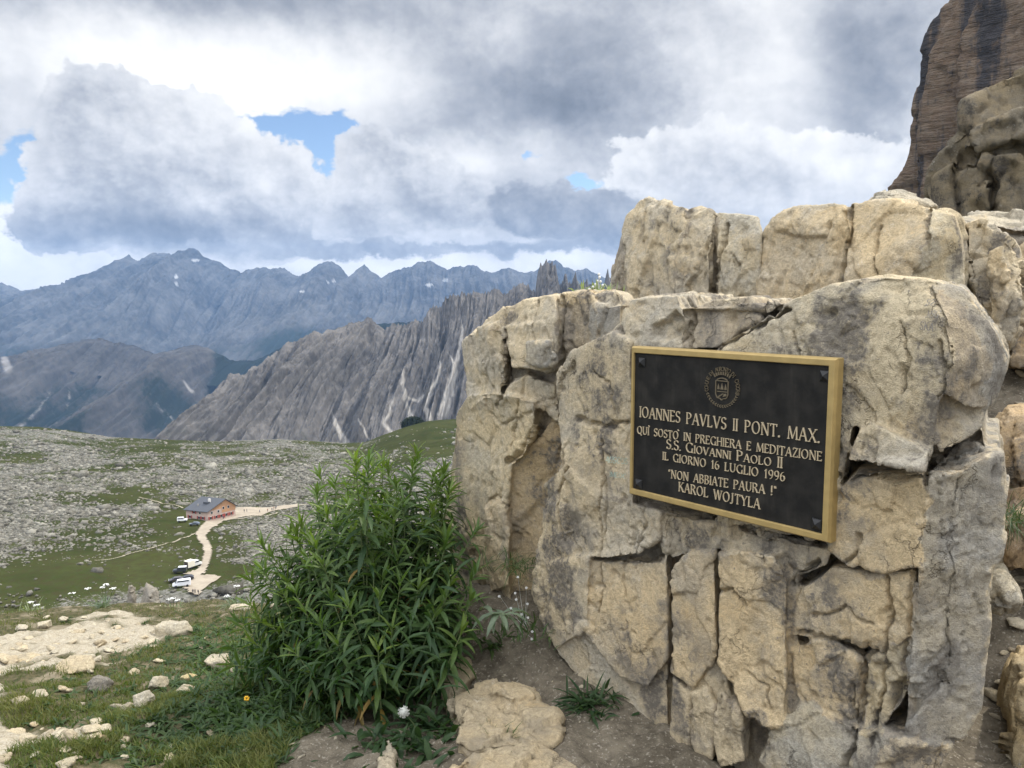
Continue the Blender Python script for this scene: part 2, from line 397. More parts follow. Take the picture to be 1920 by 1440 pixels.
def make_plateau():
    m, T = newmat('alpine_meadow'); p = objvec(T)
    n1 = T.noise(p, .02, 6, .65); n2 = T.noise(p, .35, 5, .7); n3 = T.noise(p, 1.6, 3, .6)
    grass = T.mix(n1.step(.35, .65), (.024, .035, .011), (.050, .058, .021))
    grass = T.mix(n2.step(.35, .7), grass, (.040, .038, .018))
    rock = T.mix(n2.step(.3, .7), (.075, .072, .060), (.18, .175, .155))
    g = T.attr('green', 'Fac')
    m1 = (n2*.9+n3*.6-g*.55).step(.66, .84)
    T.b.inputs['Roughness'].default_value = 1; T.b.inputs['Specular IOR Level'].default_value = 0; T.link(T.mix(m1, grass, rock), T.b.inputs['Base Color']); bump(T, n2*.6+n3*.4, .6, 1.2)
    ys = np.geomspace(9.5, 1300, 360); ys = np.concatenate([ys[ys < 150], np.linspace(150, 1000, 430), np.linspace(1010, 1500, 30)])
    ts = np.concatenate([np.linspace(-2.2, -.72, 60)[:-1], np.linspace(-.72, .2, 420), np.linspace(.21, 1.6, 50)])
    Yg, Tg = np.meshgrid(ys, ts, indexing='ij'); Xg = Yg*Tg
    # the steep flank from the viewpoint down to the plateau
    flank = -3.6-(Yg-9.5)*.60+fbm(np.stack([Xg/9, Yg/9, 0*Xg], -1).reshape(-1, 3), 4).reshape(Xg.shape)*np.clip((Yg-10)/20, 0, 1)*1.2
    zp = z_plateau(Xg, np.maximum(Yg, 236)); k = 5.0
    Z = np.where(Yg > 300, zp, zp+k*np.log1p(np.exp(np.clip((flank-zp)/k, -40, 40))))
    o = mesh_np('alpine_meadow', np.stack([Xg, Yg, Z], -1).reshape(-1, 3), gridfaces(*Xg.shape), m, smooth=True, attrs={'green': np.clip(greenness(Xg, np.maximum(Yg, 200)), -1, 2).ravel()})
    return tag(o, kind='structure')
make_plateau()

def strip_on_plateau(name, polys, lines, mat, lift, step):
    """flat track laid on the terrain: a fine grid clipped to the traced outline"""
    allp = np.vstack(polys+[l for l, _ in lines]); lo, hi = allp.min(0)-4, allp.max(0)+4
    nx, ny = int((hi[0]-lo[0])/step)+2, int((hi[1]-lo[1])/step)+2
    gx, gy = np.meshgrid(np.linspace(lo[0], hi[0], nx), np.linspace(lo[1], hi[1], ny)); P = np.stack([gx, gy], -1).reshape(-1, 2)
    wob = fbm(np.hstack([P/5., np.zeros((len(P), 1))]), 3, seed=21)*.4
    ins = np.zeros(len(P), bool)
    for q in polys: ins |= inpoly(P+np.stack([wob, wob*1.5], 1), q)
    for l, w in lines: ins |= polydist(P, l) < w*.5+wob*.35
    F = gridfaces(ny, nx); F = F[ins[F].all(1)]
    used = np.unique(F); mp = np.full(len(P), -1); mp[used] = np.arange(len(used)); Q = P[used]
    V = np.column_stack([Q, z_plateau(Q[:, 0], Q[:, 1])+lift])
    return tag(mesh_np(name, V, mp[F], mat, smooth=True), kind='structure')
def gravel_mat(name, a, b):
    m, T = newmat(name); p = objvec(T); n = T.noise(p, .25, 6, .7)
    T.link(T.mix(n.step(.3, .7), a, b), T.b.inputs['Base Color']); T.b.inputs['Specular IOR Level'].default_value = 0; return m
strip_on_plateau('gravel_road', [ROAD_W], [(hit_plateau(*np.array([(376, 1075), (384, 1058), (390, 1035), (383, 1014), (373, 1002), (384, 986), (410, 971), (440, 962)]).T)[:, :2], 3.6)], gravel_mat('road_gravel', (.24, .205, .16), (.32, .28, .22)), .28, .8)
strip_on_plateau('footpath', [], TRACKS_W, gravel_mat('path_gravel', (.22, .20, .15), (.29, .26, .20)), .26, .5)

# far flat land that carries the sheet to the horizon, below the ranges
def make_valley():
    m, T = newmat('forest_floor'); p = objvec(T); n = T.noise(p, .004, 6, .65)
    T.link(T.mix(n.step(.35, .65), (.025, .038, .024), (.075, .085, .06)), T.b.inputs['Base Color'])
    g = np.linspace(-1, 1, 60); g = np.sign(g)*np.abs(g)**1.6*26000
    X, Y = np.meshgrid(g, g+4000)
    Z = -760+fbm(np.stack([X/3000, Y/3000, 0*X], -1).reshape(-1, 3), 3, seed=2).reshape(X.shape)*60
    tag(mesh_np('valley_floor', np.stack([X, Y, Z], -1).reshape(-1, 3), gridfaces(*X.shape), m, smooth=True), kind='structure')
make_valley()

# ---------------------------------------------------------------- mountain ranges
def mountain_mat(name, lo, hi, veg, scree, vegamt, scale):
    m, T = newmat(name); p = objvec(T)
    st = T.vec('MULTIPLY', p, (1, .6, .35))
    n1 = T.noise(st, 1.0/scale, 8, .68); n2 = T.noise(p, 5.0/scale, 6, .65); n3 = T.noise(p, .35/scale, 5, .6)
    c = T.mix((n1*.55+n2*.45).step(.34, .66), lo, hi)
    c = T.mix(T.attr('scree', 'Fac'), c, scree)
    v = T.attr('veg', 'Fac')
    c = T.mix((n3*.8+n2*.45+v*.9).step(1.02-vegamt, 1.22-vegamt), c, veg)
    T.link(c, T.b.inputs['Base Color']); T.b.inputs['Roughness'].default_value = 1; T.b.inputs['Specular IOR Level'].default_value = .05
    bump(T, n1*.6+n2*.4, .8, scale*.06)
    return m
def mountain(name, ridge, Yr, Yb, zb, mat, spur, amp, jag, seed, nx=900, ny=170, prof=.8, slope_lat=0.0, scree=None, snow=None, veg=None, towers=0.0):
    """a range: traced crest at distance Yr falling to zb at distance Yb, cut by spurs and gullies"""
    xs = np.array([r[0] for r in ridge], float); ysr = np.array([r[1] for r in ridge], float)
    px = np.linspace(xs[0], xs[-1], nx); t = (px-CX)/FPX
    crest = np.interp(px, xs, ysr)
    j = fbm(np.stack([px/26., 0*px, 0*px+seed], -1), 5, .6, seed=seed); crest = crest+j*jag
    if towers: crest = crest-towers*np.abs(ridged(np.stack([px/11., 0*px, 0*px], -1), 3, .6, seed=seed+3))**1.5*np.clip((px-690)/150, 0, 1)
    YR = Yr(px) if callable(Yr) else np.full(nx, float(Yr))
    yb = Yb(px) if callable(Yb) else np.full(nx, float(Yb))
    zr = 1.6-(crest-HORIZON)/FPX*YR
    s = np.concatenate([np.linspace(-.10, 0, 7)[:-1], np.linspace(0, 1, ny)**1.25])
    S, PX = np.meshgrid(s, px, indexing='ij'); Tt = (PX-CX)/FPX
    Y0 = YR[None]+(yb-YR)[None]*np.where(S < 0, S*-2.5, S)
    Ssafe = np.clip(S, 0, 1)
    X0 = Tt*YR[None]+slope_lat*Ssafe*(YR-yb)[None]
    span = (zr-zb)[None]
    Z = zr[None]-span*(Ssafe**prof)-np.where(S < 0, -S*8, 0)*span*.5
    sc = spur
    u = X0/sc; warp_ = fbm(np.stack([u*.32, Ssafe*.9, 0*u+seed], -1).reshape(-1, 3), 2, seed=seed+5).reshape(u.shape)*.42
    Q = np.stack([u+warp_, Ssafe*.55*span/sc*.6, 0*u+seed*.37], -1).reshape(-1, 3)
    r = ridged(Q*np.array([1, .22, 1]), 3, .5, seed=seed+9).reshape(u.shape)
    r = r*.72+.28*ridged(Q*np.array([3.3, 1.1, 1]), 4, .6, seed=seed+19).reshape(u.shape)
    r2 = ridged(Q*np.array([9, 5, 1]), 4, .62, seed=seed+29).reshape(u.shape)
    env = np.clip(Ssafe*3, 0, 1)*.85+.02
    dz = (r-.35)*amp*env+(r2-.3)*amp*.18*np.clip(Ssafe*14, 0, 1)
    Z = Z+dz*.7; Y0 = Y0-dz*.8
    X0 = X0*(1+0*Y0)
    # keep direction through the crest exact while depth changes
    V = np.stack([X0, Y0, Z], -1).reshape(-1, 3)
    PR = proj(V).reshape(u.shape+(2,))
    at_ = {'scree': np.zeros(u.size), 'veg': np.zeros(u.size)}
    gul = sstep(-r, .05, .45)
    sv = np.zeros(u.shape)
    if scree is not None:
        wv = fbm(PR.reshape(-1, 2)[:, [0, 1]].repeat(1, 0)@np.array([[1, 0, 0], [0, 1, 0]])/18., 3, seed=3)
        for (line, w0, w1) in scree:
            ln = np.array(line, float); d = polydist(PR.reshape(-1, 2)+np.stack([wv*3, wv*0], 1), ln)
            yy = np.clip((PR.reshape(-1, 2)[:, 1]-ln[0, 1])/(ln[-1, 1]-ln[0, 1]), 0, 1); w = w0+(w1-w0)*yy
            sv = np.maximum(sv, (sstep(w-d, -1.0, w*.5+.8)*.95).reshape(u.shape))
    if snow is not None:
        for (x, y, rx, ry) in snow: sv = np.maximum(sv, 1.0*(((PR[..., 0]-x)/rx)**2+((PR[..., 1]-y)/ry)**2 < 1+.6*fbm(PR.reshape(-1, 2)@np.array([[1, 0, 0], [0, 1, 0]])/3., 2, seed=1).reshape(u.shape)))
    at_['scree'] = sv.ravel()
    if veg is not None: at_['veg'] = veg(PR[..., 0], PR[..., 1], S, r).ravel()
    o = mesh_np(name, V, gridfaces(*u.shape), mat, smooth=False, attrs=at_)
    return tag(o, kind='structure')

FAR = [(-500, 520), (-200, 505), (0, 530), (25, 533), (40, 543), (52, 553), (62, 547), (80, 543), (95, 548), (112, 538), (125, 540), (132, 550), (150, 545), (180, 533), (195, 513), (215, 496), (240, 494), (250, 478), (258, 486), (266, 493), (276, 489), (290, 495), (292, 478), (305, 474), (325, 475), (332, 480), (345, 472), (362, 467), (372, 472), (385, 482), (405, 489), (420, 492), (440, 505), (456, 515), (470, 504), (500, 500), (512, 505), (528, 505), (535, 504), (552, 513), (575, 520), (590, 508), (603, 495), (618, 490), (630, 495), (645, 508), (658, 518), (672, 506), (686, 500), (700, 510), (716, 519), (740, 511), (760, 501), (780, 497), (800, 493), (812, 489), (826, 497), (840, 508), (858, 499), (880, 497), (895, 500), (908, 508), (925, 512), (940, 507), (960, 505), (975, 511), (1000, 511), (1015, 500), (1030, 490), (1042, 491), (1058, 502), (1080, 508), (1098, 504), (1115, 515), (1140, 522), (1200, 540), (1500, 560)]
m_far = mountain_mat('far_dolomite', (.018, .019, .021), (.095, .094, .092), (.012, .019, .015), (.26, .26, .26), .18, 420)
mountain('far_mountain', FAR, 11500, 7600, -760, m_far, 1000, 620, 5.0, 4, nx=1300, ny=210, prof=.92,
         snow=[(366, 488, 8, 2.5), (330, 519, 4, 3), (331, 532, 3, 3), (567, 547, 5, 2.2), (614, 528, 5, 2.5), (626, 527, 4, 3), (805, 534, 7, 3), (985, 545, 3, 4), (835, 525, 5, 4)],
         veg=lambda x, y, s, r: sstep(y, 575, 690)*.42+sstep(x, 430, 560)*sstep(y, 545, 640)*.35-.1)
MID = [(-500, 640), (-200, 668), (0, 671), (60, 660), (110, 648), (150, 638), (185, 634), (220, 642), (250, 646), (268, 655), (290, 664), (315, 658), (345, 649), (370, 646), (390, 652), (410, 664), (440, 676), (480, 675), (520, 655), (560, 640), (620, 618), (680, 610), (800, 600), (1000, 600)]
m_mid = mountain_mat('wooded_mountain', (.030, .028, .027), (.075, .069, .064), (.008, .013, .010), (.20, .19, .18), .26, 200)
mountain('wooded_mountain', MID, 5600, 3900, -760, m_mid, 520, 420, 3.0, 12, nx=1000, ny=200, prof=.85,
         scree=[([(95, 735), (80, 760), (50, 790), (20, 815)], 1, 4), ([(283, 738), (300, 765), (325, 785)], 1.5, 5), ([(100, 760), (104, 790)], 1, 4), ([(130, 730), (128, 765)], .8, 2), ([(345, 715), (362, 735)], 2, 3), ([(8, 675), (14, 690)], 8, 12)],
         veg=lambda x, y, s, r: sstep(y, 640, 800)*.32+sstep(x, 370, 450)*.75+sstep(-r, -.2, .5)*.22-.02)
CAD = [(250, 860), (300, 832), (330, 797), (370, 760), (405, 728), (430, 702), (445, 700), (455, 706), (470, 690), (500, 672), (520, 659), (545, 640), (580, 629), (610, 621), (650, 611), (672, 603), (690, 598), (705, 607), (722, 620), (740, 613), (765, 607), (790, 606), (805, 590), (830, 576), (855, 562), (868, 556), (880, 560), (900, 560), (920, 556), (940, 553), (960, 552), (980, 544), (996, 546), (1003, 556), (1006, 522), (1014, 502), (1030, 497), (1040, 503), (1046, 532), (1052, 540), (1060, 523), (1066, 540), (1078, 524), (1086, 540), (1096, 532), (1106, 542), (1120, 548), (1132, 532), (1138, 506), (1146, 545), (1250, 575), (1500, 640)]
m_cad = mountain_mat('near_dolomite', (.045, .042, .040), (.145, .134, .122), (.014, .020, .013), (.29, .27, .24), .12, 100)
mountain('rocky_ridge', CAD, lambda px: 2500+np.clip(px-300, 0, 900)*.5, lambda px: 1750+np.clip(px-300, 0, 900)*.1, -560, m_cad, 290, 250, 8.0, 31, nx=1100, ny=220, prof=.95, towers=15,
         scree=[([(868, 600), (864, 640), (852, 690), (838, 740), (832, 775)], 1, 11), ([(840, 660), (855, 695), (846, 740)], 1, 5), ([(826, 665), (824, 700), (806, 735), (798, 765), (806, 785)], 1.5, 7), ([(755, 695), (757, 730), (764, 762), (770, 778)], 1.5, 6), ([(738, 745), (730, 775), (718, 793), (735, 812)], 1, 5), ([(622, 772), (632, 800), (648, 830)], 1.5, 8), ([(672, 785), (692, 822)], 1, 2.5), ([(760, 690), (752, 720)], 1, 3), ([(795, 740), (782, 752), (764, 745)], 1, 3)],
         veg=lambda x, y, s, r: sstep(y, 735, 810)*.30*(x < 720)+sstep(-r, .0, .5)*.12-.02)

# air between here and the far range
def make_haze():
    m = bpy.data.materials.new('haze'); m.use_nodes = True; nt = m.node_tree; nt.nodes.clear()
    v = nt.nodes.new('ShaderNodeVolumePrincipled'); o = nt.nodes.new('ShaderNodeOutputMaterial'); nt.links.new(v.outputs[0], o.inputs['Volume'])
    v.inputs['Color'].default_value = (.36, .60, 1.0, 1); v.inputs['Density'].default_value = 2.6e-5; v.inputs['Anisotropy'].default_value = .0
    b = MB(); b.box((0, 5200, 0), (29000, 16000, 1724)); h = b.build('haze', m); tag(h, kind='stuff')
make_haze()

# ---------------------------------------------------------------- rock builder
PLQ = np.array([.68824, 2.58950, 1.15490]); PU = np.array([.63976, -.76857, 0]); PN = np.array([-.76857, -.63976, 0])
def on_plane(px, py, pt, n, d=0.0):
    r = pdir(px, py); q = pt+n*d; return CAM+r*(((q-CAM)@n)/(r@n))
def remesh(V, F, voxel):
    me = bpy.data.meshes.new('tmp'); me.from_pydata([tuple(v) for v in V], [], F); me.update()
    bm = bmesh.new(); bm.from_mesh(me); bmesh.ops.recalc_face_normals(bm, faces=bm.faces); bm.to_mesh(me); bm.free()
    o = bpy.data.objects.new('tmp', me); COL.objects.link(o)
    md = o.modifiers.new('r', 'REMESH'); md.mode = 'VOXEL'; md.voxel_size = voxel
    dg = bpy.context.evaluated_depsgraph_get(); ev = o.evaluated_get(dg); m2 = ev.to_mesh()
    n = len(m2.vertices); co = np.empty(n*3, np.float32); m2.vertices.foreach_get('co', co)
    nf = len(m2.polygons); lv = np.empty(len(m2.loops), np.int32); m2.loops.foreach_get('vertex_index', lv)
    lt = np.empty(nf, np.int32); m2.polygons.foreach_get('loop_total', lt)
    ev.to_mesh_clear(); bpy.data.objects.remove(o); bpy.data.meshes.remove(me)
    assert (lt == 4).all()
    return co.reshape(-1, 3).astype(float), lv.reshape(-1, 4)
def vnormals(V, F):
    fn = np.cross(V[F[:, 2]]-V[F[:, 0]], V[F[:, 3]]-V[F[:, 1]])
    N = np.zeros_like(V)
    for k in range(4):
        for c in range(3): N[:, c] += np.bincount(F[:, k], fn[:, c], len(V))
    return N/(np.linalg.norm(N, axis=1)[:, None]+1e-12)
def smooth(V, F, it):
    e = np.vstack([F[:, [0, 1]], F[:, [1, 2]], F[:, [2, 3]], F[:, [3, 0]]]); deg = np.bincount(e[:, 0], minlength=len(V))+np.bincount(e[:, 1], minlength=len(V))
    for _ in range(it):
        S = np.zeros_like(V)
        for c in range(3): S[:, c] = np.bincount(e[:, 0], V[e[:, 1], c], len(V))+np.bincount(e[:, 1], V[e[:, 0], c], len(V))
        V = V*.45+.55*S/deg[:, None]
    return V
def facet(P, Pw, size, seed, stretch=(1, 1, 1), off=.45):
    """chipped planes: a random tilt inside every cell, ragged borders, truly flat faces"""
    st = np.asarray(stretch); q = Pw/size*st; d1, d2, idd, vec = cells(q, seed)
    a = _G[idd & 255]; vec = vec+(P-Pw)/size*st
    return (vec*a).sum(1)*size + (((idd >> 8) & 255)/255.-.5)*size*off, d2-d1
def rough(V, N, sc, seed, amps=(1, 1, 1, 1), stretch=(1, 1, .5)):
    """displaces along the normals: swells, chipped planes at two sizes, crumbly grain"""
    W_ = V+.05*sc*np.stack([perlin(V/(.16*sc)+k*7.7, seed+k) for k in range(3)], 1)
    f1, e1 = facet(V, W_, .24*sc, seed, stretch, .2); f2, e2 = facet(V, W_, .095*sc, seed+5, stretch, .25); f3, e3 = facet(V, W_, .036*sc, seed+6, stretch, .3)
    big = fbm(V/(.5*sc), 3, .5, seed=seed+2); fine = fbm(V/(.045*sc), 4, .6, seed=seed+3)
    pits = np.clip(fbm(V/(.07*sc)+31, 2, .5, seed=seed+8)-.42, 0, 1)
    msk = sstep(fbm(V/(.33*sc)+5, 2, seed=seed+12), -.35, .45)
    d = amps[0]*.035*sc*big+amps[1]*.24*f1+amps[2]*.24*f2*(.12+.88*msk)+amps[2]*.22*f3*msk**2+amps[3]*(.0036*sc*fine*(.35+.65*msk)-.03*sc*pits)
    d = d-amps[1]*.010*sc*sstep(.06-e1, 0, .06)-amps[2]*.005*sc*sstep(.08-e2, 0, .08)*msk
    return V+N*d[:, None]
def rock(name, blocks, pt, n, back, voxel, mat, seed, sc=1.0, amps=(1, 1, 1, 1), thick=.7, cracks=(), carves=(), stretch=(1, 1, .5), tint=(1, 1, 1), presmooth=1, stains=()):
    """outcrop: traced faces at their own depths, run back into the mass, fused, then weathered"""
    pt = np.asarray(pt, float); n = np.asarray(n, float); back = np.asarray(back, float); back = back/np.linalg.norm(back)
    a = np.cross(n, [0, 0, 1.]) if abs(n[2]) < .9 else np.array([1., 0, 0]); a /= np.linalg.norm(a); b = np.cross(n, a)
    def uv(P):
        t = ((P-pt)@n)/(back@n); Q = P-t[:, None]*back-pt; return np.stack([Q@a, Q@b], 1)
    V, F, info = [], [], []; k = 0
    for bl in blocks:
        poly, kw = bl if isinstance(bl, tuple) else (bl, {})
        d0 = kw.get('d', 0.0)
        front = np.array([on_plane(p[0], p[1], pt, n, (p[2] if len(p) > 2 else 0)+d0) for p in poly]); m = len(front)
        bk = front+back*kw.get('thick', thick)
        tri = tessellate_polygon([[Vector((q[0], -q[1], 0)) for q in poly]])
        V += list(front)+list(bk)
        F += [[k+i for i in t] for t in tri]+[[k+m+i for i in t][::-1] for t in tri]
        F += [[k+i, k+(i+1) % m, k+m+(i+1) % m, k+m+i] for i in range(m)]
        k += 2*m; info.append((uv(front), kw.get('tint', tint), np.mean([(p[2] if len(p) > 2 else 0) for p in poly])+d0))
    V, F = remesh(np.array(V), F, voxel)
    V = smooth(V, F, presmooth); N = vnormals(V, F)
    U = uv(V); col = np.tile(np.asarray(tint, float), (len(V), 1))
    wob = np.stack([fbm(V/(.06*sc), 3, seed=seed+40), fbm(V/(.06*sc)+9, 3, seed=seed+41)], 1)*.02*sc
    for poly, tn, _ in sorted(info, key=lambda q: q[2]):
        ins = inpoly(U+wob, poly); col[ins] = tn
    face = np.clip((N@n-.2)*2, 0, 1)
    for line, w, dep in cracks:
        ln = uv(np.array([on_plane(x, y, pt, n) for x, y in line]))
        d = polydist(U+wob*.7, ln); V = V-n*(dep*np.clip(1-d/w, 0, 1)**.7*face)[:, None]
    for poly, dep in carves:
        pl = uv(np.array([on_plane(x, y, pt, n) for x, y in poly]))
        ins = inpoly(U+wob*.5, pl); d = polydist(U+wob*.5, pl, True); V = V-n*(dep*np.where(ins, sstep(d, 0, .018*sc), 0)*face)[:, None]
    lich = np.zeros(len(V))
    for poly in stains:
        pl = uv(np.array([on_plane(x, y, pt, n) for x, y in poly])); d = polydist(U+wob, pl, True); lich = np.maximum(lich, np.where(inpoly(U+wob, pl), sstep(d, 0, .05*sc), 0))
    V = rough(V, N, sc, seed, amps, stretch)
    return mesh_np(name, V, F, mat, smooth=True, attrs={'tint': col, 'lich': lich})

def rock_mat(name, base, grey, dark, sc=1.0, lichen=1.0, ochre=(.46, .33, .16), contrast=1.0):
    m, T = newmat(name); p = T.vec('SCALE', objvec(T), scale=1.0/sc)
    st = T.vec('MULTIPLY', p, (1, 1, .35))
    wv = T.vec('MULTIPLY_ADD', T.vec('SUBTRACT', T.noise(p, 6, 4, .6, color=True), (.5, .5, .5)), (.16, .16, .16), p)
    big = T.noise(wv, 2.3, 5, .6); mid = T.noise(wv, 9, 6, .66); fin = T.noise(p, 60, 5, .7); grain = T.noise(p, 260, 3, .7); stn = T.noise(st, 5, 6, .65)
    c = T.mix((big*.6+mid*.4).step(.40, .60), base, grey)
    c = T.mix((T.noise(wv, 4.3, 4, .6)*.7+fin*.3).step(.55, .68, 0, .55), c, ochre)
    c = T.mix((fin*.6+grain*.4).step(.30, .70), T.mix(1.0, c, (.60, .59, .58), 'MULTIPLY'), T.mix(1.0, c, (1.16, 1.15, 1.12), 'MULTIPLY'))
    c = T.mix(1.0, c, T.attr('tint'), 'MULTIPLY')
    lk = T.attr('lich', 'Fac'); lm = (stn*.55+mid*.45+fin*.22+lk*.045).step(.60, .71)*(T.noise(p, 1.4, 3, .5)+lk*.16).step(.42, .58)*lichen
    c = T.mix((lm*fin.step(.30, .58, .45, 1.0)).sat(), c, dark)
    spots = (T.voro(wv, 34)*-1.0+1.0)*fin
    c = T.mix(((spots+lk*.04).step(.43, .54)*.75*lichen).sat(), c, tuple(d*1.25 for d in dark))
    pale = (mid*.5+fin*.5-lm*.3).step(.56, .66, 0, .45)
    c = T.mix(pale, c, (.56, .53, .47))
    # hairline cracks
    vc = T.n('ShaderNodeTexVoronoi', feature='DISTANCE_TO_EDGE'); T.link(T.vec('MULTIPLY_ADD', T.vec('SUBTRACT', T.noise(p, 9, 4, .6, color=True), (.5, .5, .5)), (.22, .22, .22), st), vc.inputs['Vector']); vc.inputs['Scale'].default_value = 6.5
    hair = Expr(T.nt, vc.outputs['Distance']).step(.0, .022, 1.0, 0.0)*T.noise(p, 3.2, 3).step(.54, .64)
    c = T.mix(hair*.2, c, tuple(d*.8 for d in dark))
    T.link(c, T.b.inputs['Base Color']); T.b.inputs['Roughness'].default_value = .92; T.b.inputs['Specular IOR Level'].default_value = .18
    h = mid*.20+fin*.42+grain*.20-hair*.35
    bump(T, h, 1.0*contrast, .034*sc)
    return m
M_LIME = rock_mat('limestone', (.63, .52, .345), (.52, .465, .365), (.17, .15, .122), ochre=(.55, .41, .225))
M_PALE = rock_mat('pale_limestone', (.50, .435, .32), (.43, .39, .31), (.17, .15, .12), lichen=.45)
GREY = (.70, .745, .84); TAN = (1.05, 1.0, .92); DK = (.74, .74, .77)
RP = PLQ-PN*.037
def p3(s, d=None): return s
MAIN = [
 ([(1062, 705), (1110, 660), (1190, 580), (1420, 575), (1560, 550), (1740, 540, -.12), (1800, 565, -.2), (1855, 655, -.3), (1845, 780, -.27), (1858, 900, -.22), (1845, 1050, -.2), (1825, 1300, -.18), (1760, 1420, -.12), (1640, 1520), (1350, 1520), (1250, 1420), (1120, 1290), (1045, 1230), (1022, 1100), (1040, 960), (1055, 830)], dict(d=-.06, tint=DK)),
 [(1048, 700, -.05), (1070, 660, -.04), (1110, 640, -.03), (1150, 622, -.02), (1180, 640, 0), (1186, 800, .0), (1186, 942, 0), (1110, 930, 0), (1062, 880, -.03), (1046, 790, -.06)],
 [(1020, 905, -.05), (1062, 872, -.02), (1120, 936, 0), (1190, 947, .0), (1240, 960, 0), (1235, 1010, -.01), (1195, 1040, -.0), (1140, 1048, 0), (1105, 1045, -.01), (1100, 1180, -.02), (1040, 1220, -.05), (1018, 1165, -.06), (1000, 1110, -.06), (1000, 1060, -.05), (1018, 980, -.05)],
 ([(1105, 1052), (1180, 1056), (1250, 1050), (1252, 1235), (1215, 1290), (1160, 1270), (1098, 1185)], dict(d=-.03, tint=TAN)),
 ([(1040, 1215), (1100, 1182), (1165, 1265), (1250, 1242), (1255, 1420), (1180, 1380), (1090, 1290)], dict(d=-.06)),
 ([(1165, 600, -.05), (1180, 560, -.08), (1215, 553, -.10), (1270, 553, -.08), (1285, 600, -.05), (1280, 655, -.04), (1185, 655, -.03)], dict(tint=(.92, .94, .98))),
 ([(1290, 578, -.09), (1340, 562, -.10), (1410, 560, -.10), (1425, 600, -.07), (1350, 652, -.05), (1285, 655, -.05)], dict(tint=DK)),
 ([(1345, 657, -.02), (1430, 607, -.03), (1480, 560, -.06), (1560, 532, -.08), (1660, 518, -.1), (1740, 522, -.12), (1775, 600, -.04), (1790, 680, -.02), (1765, 745, -.02), (1745, 850, -.03), (1640, 800, -.025), (1600, 800, -.02), (1575, 900, .0), (1560, 1020, -.01), (1345, 980, -.02)], dict(tint=(.93, .95, .97))),
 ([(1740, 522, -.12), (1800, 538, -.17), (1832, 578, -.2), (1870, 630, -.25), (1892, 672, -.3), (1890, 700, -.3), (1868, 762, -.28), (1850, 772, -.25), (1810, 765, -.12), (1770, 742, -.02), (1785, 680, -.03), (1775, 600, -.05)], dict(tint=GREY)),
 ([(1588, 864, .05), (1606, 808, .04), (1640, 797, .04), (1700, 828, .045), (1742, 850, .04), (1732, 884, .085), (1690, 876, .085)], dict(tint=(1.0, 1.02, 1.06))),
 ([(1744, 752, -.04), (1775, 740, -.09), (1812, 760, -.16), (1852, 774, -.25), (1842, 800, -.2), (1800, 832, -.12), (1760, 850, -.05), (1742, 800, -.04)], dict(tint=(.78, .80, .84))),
 ([(1578, 915, .0), (1605, 888, .01), (1725, 890, .02), (1738, 930, .02), (1722, 1060, .02), (1660, 1075, .015), (1590, 1062, .0), (1550, 1030, -.01)], dict(tint=TAN)),
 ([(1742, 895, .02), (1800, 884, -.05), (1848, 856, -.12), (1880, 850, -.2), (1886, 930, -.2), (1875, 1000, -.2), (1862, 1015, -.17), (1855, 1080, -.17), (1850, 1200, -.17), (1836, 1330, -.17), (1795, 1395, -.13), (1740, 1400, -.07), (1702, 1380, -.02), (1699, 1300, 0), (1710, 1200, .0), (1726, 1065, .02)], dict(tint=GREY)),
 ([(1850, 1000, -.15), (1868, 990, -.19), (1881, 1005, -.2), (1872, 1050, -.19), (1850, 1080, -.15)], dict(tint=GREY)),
 ([(1466, 1085, -.02), (1498, 1085, -.02), (1498, 1395, -.02), (1466, 1395, -.02)], dict(d=-.025, tint=DK)),
 ([(1285, 1215, -.02), (1350, 1230, -.02), (1372, 1310, -.02), (1290, 1312, -.02)], dict(d=-.01)),
 ([(1257, 1072, -.01), (1290, 1037, -.01), (1340, 1032, -.01), (1342, 1230, 0), (1300, 1290, -.01), (1257, 1262, -.02)], dict(tint=TAN)),
 ([(1345, 1042, .02), (1400, 1034, .03), (1450, 1044, .03), (1476, 1087, .0), (1472, 1360, .0), (1440, 1370, .02), (1400, 1340, .02), (1347, 1240, .01)], dict(tint=TAN)),
 ([(1484, 1115, -.035), (1530, 1087, -.03), (1560, 1065, -.02), (1640, 1078, -.01), (1715, 1072, 0), (1704, 1195, -.0), (1660, 1222, -.02), (1600, 1203, -.03), (1484, 1195, -.035)], dict(tint=TAN)),
 ([(1484, 1214, -.035), (1530, 1203, -.02), (1570, 1210, -.02), (1613, 1240, -.02), (1610, 1360, -.03), (1560, 1335, -.03), (1488, 1305, -.035)], dict(tint=TAN)),
 ([(1621, 1243, -.03), (1703, 1200, -.02), (1693, 1310, -.03), (1650, 1368, -.03), (1618, 1360, -.04)], dict(tint=(1, .97, .88))),
 ([(1500, 1316, -.02), (1560, 1348, 0), (1620, 1373, 0), (1660, 1378, 0), (1640, 1440, .02), (1600, 1500, .02), (1480, 1500, 0), (1420, 1425, 0), (1440, 1384, 0)], dict(tint=(.85, .88, .92))),
 ([(1663, 1378, 0), (1700, 1392, 0), (1790, 1400, -.1), (1740, 1460, -.06), (1640, 1500, .02), (1643, 1440, .01)], dict(tint=TAN)),
 [(1297, 1302), (1325, 1292), (1343, 1330), (1335, 1425), (1300, 1420)],
 [(1347, 1302, .02), (1385, 1332, .02), (1397, 1430, .0), (1350, 1440, .01), (1342, 1400, .01)],
 [(1260, 1272, -.02), (1294, 1302, -.02), (1295, 1410, -.02), (1260, 1400, -.02)],
 [(1242, 962, -.02), (1345, 985, -.02), (1560, 1032, -.02), (1550, 1060, -.02), (1482, 1092, -.04), (1450, 1040, -.03), (1340, 1027, -.03), (1290, 1032, -.04), (1242, 1048, -.04)],
]
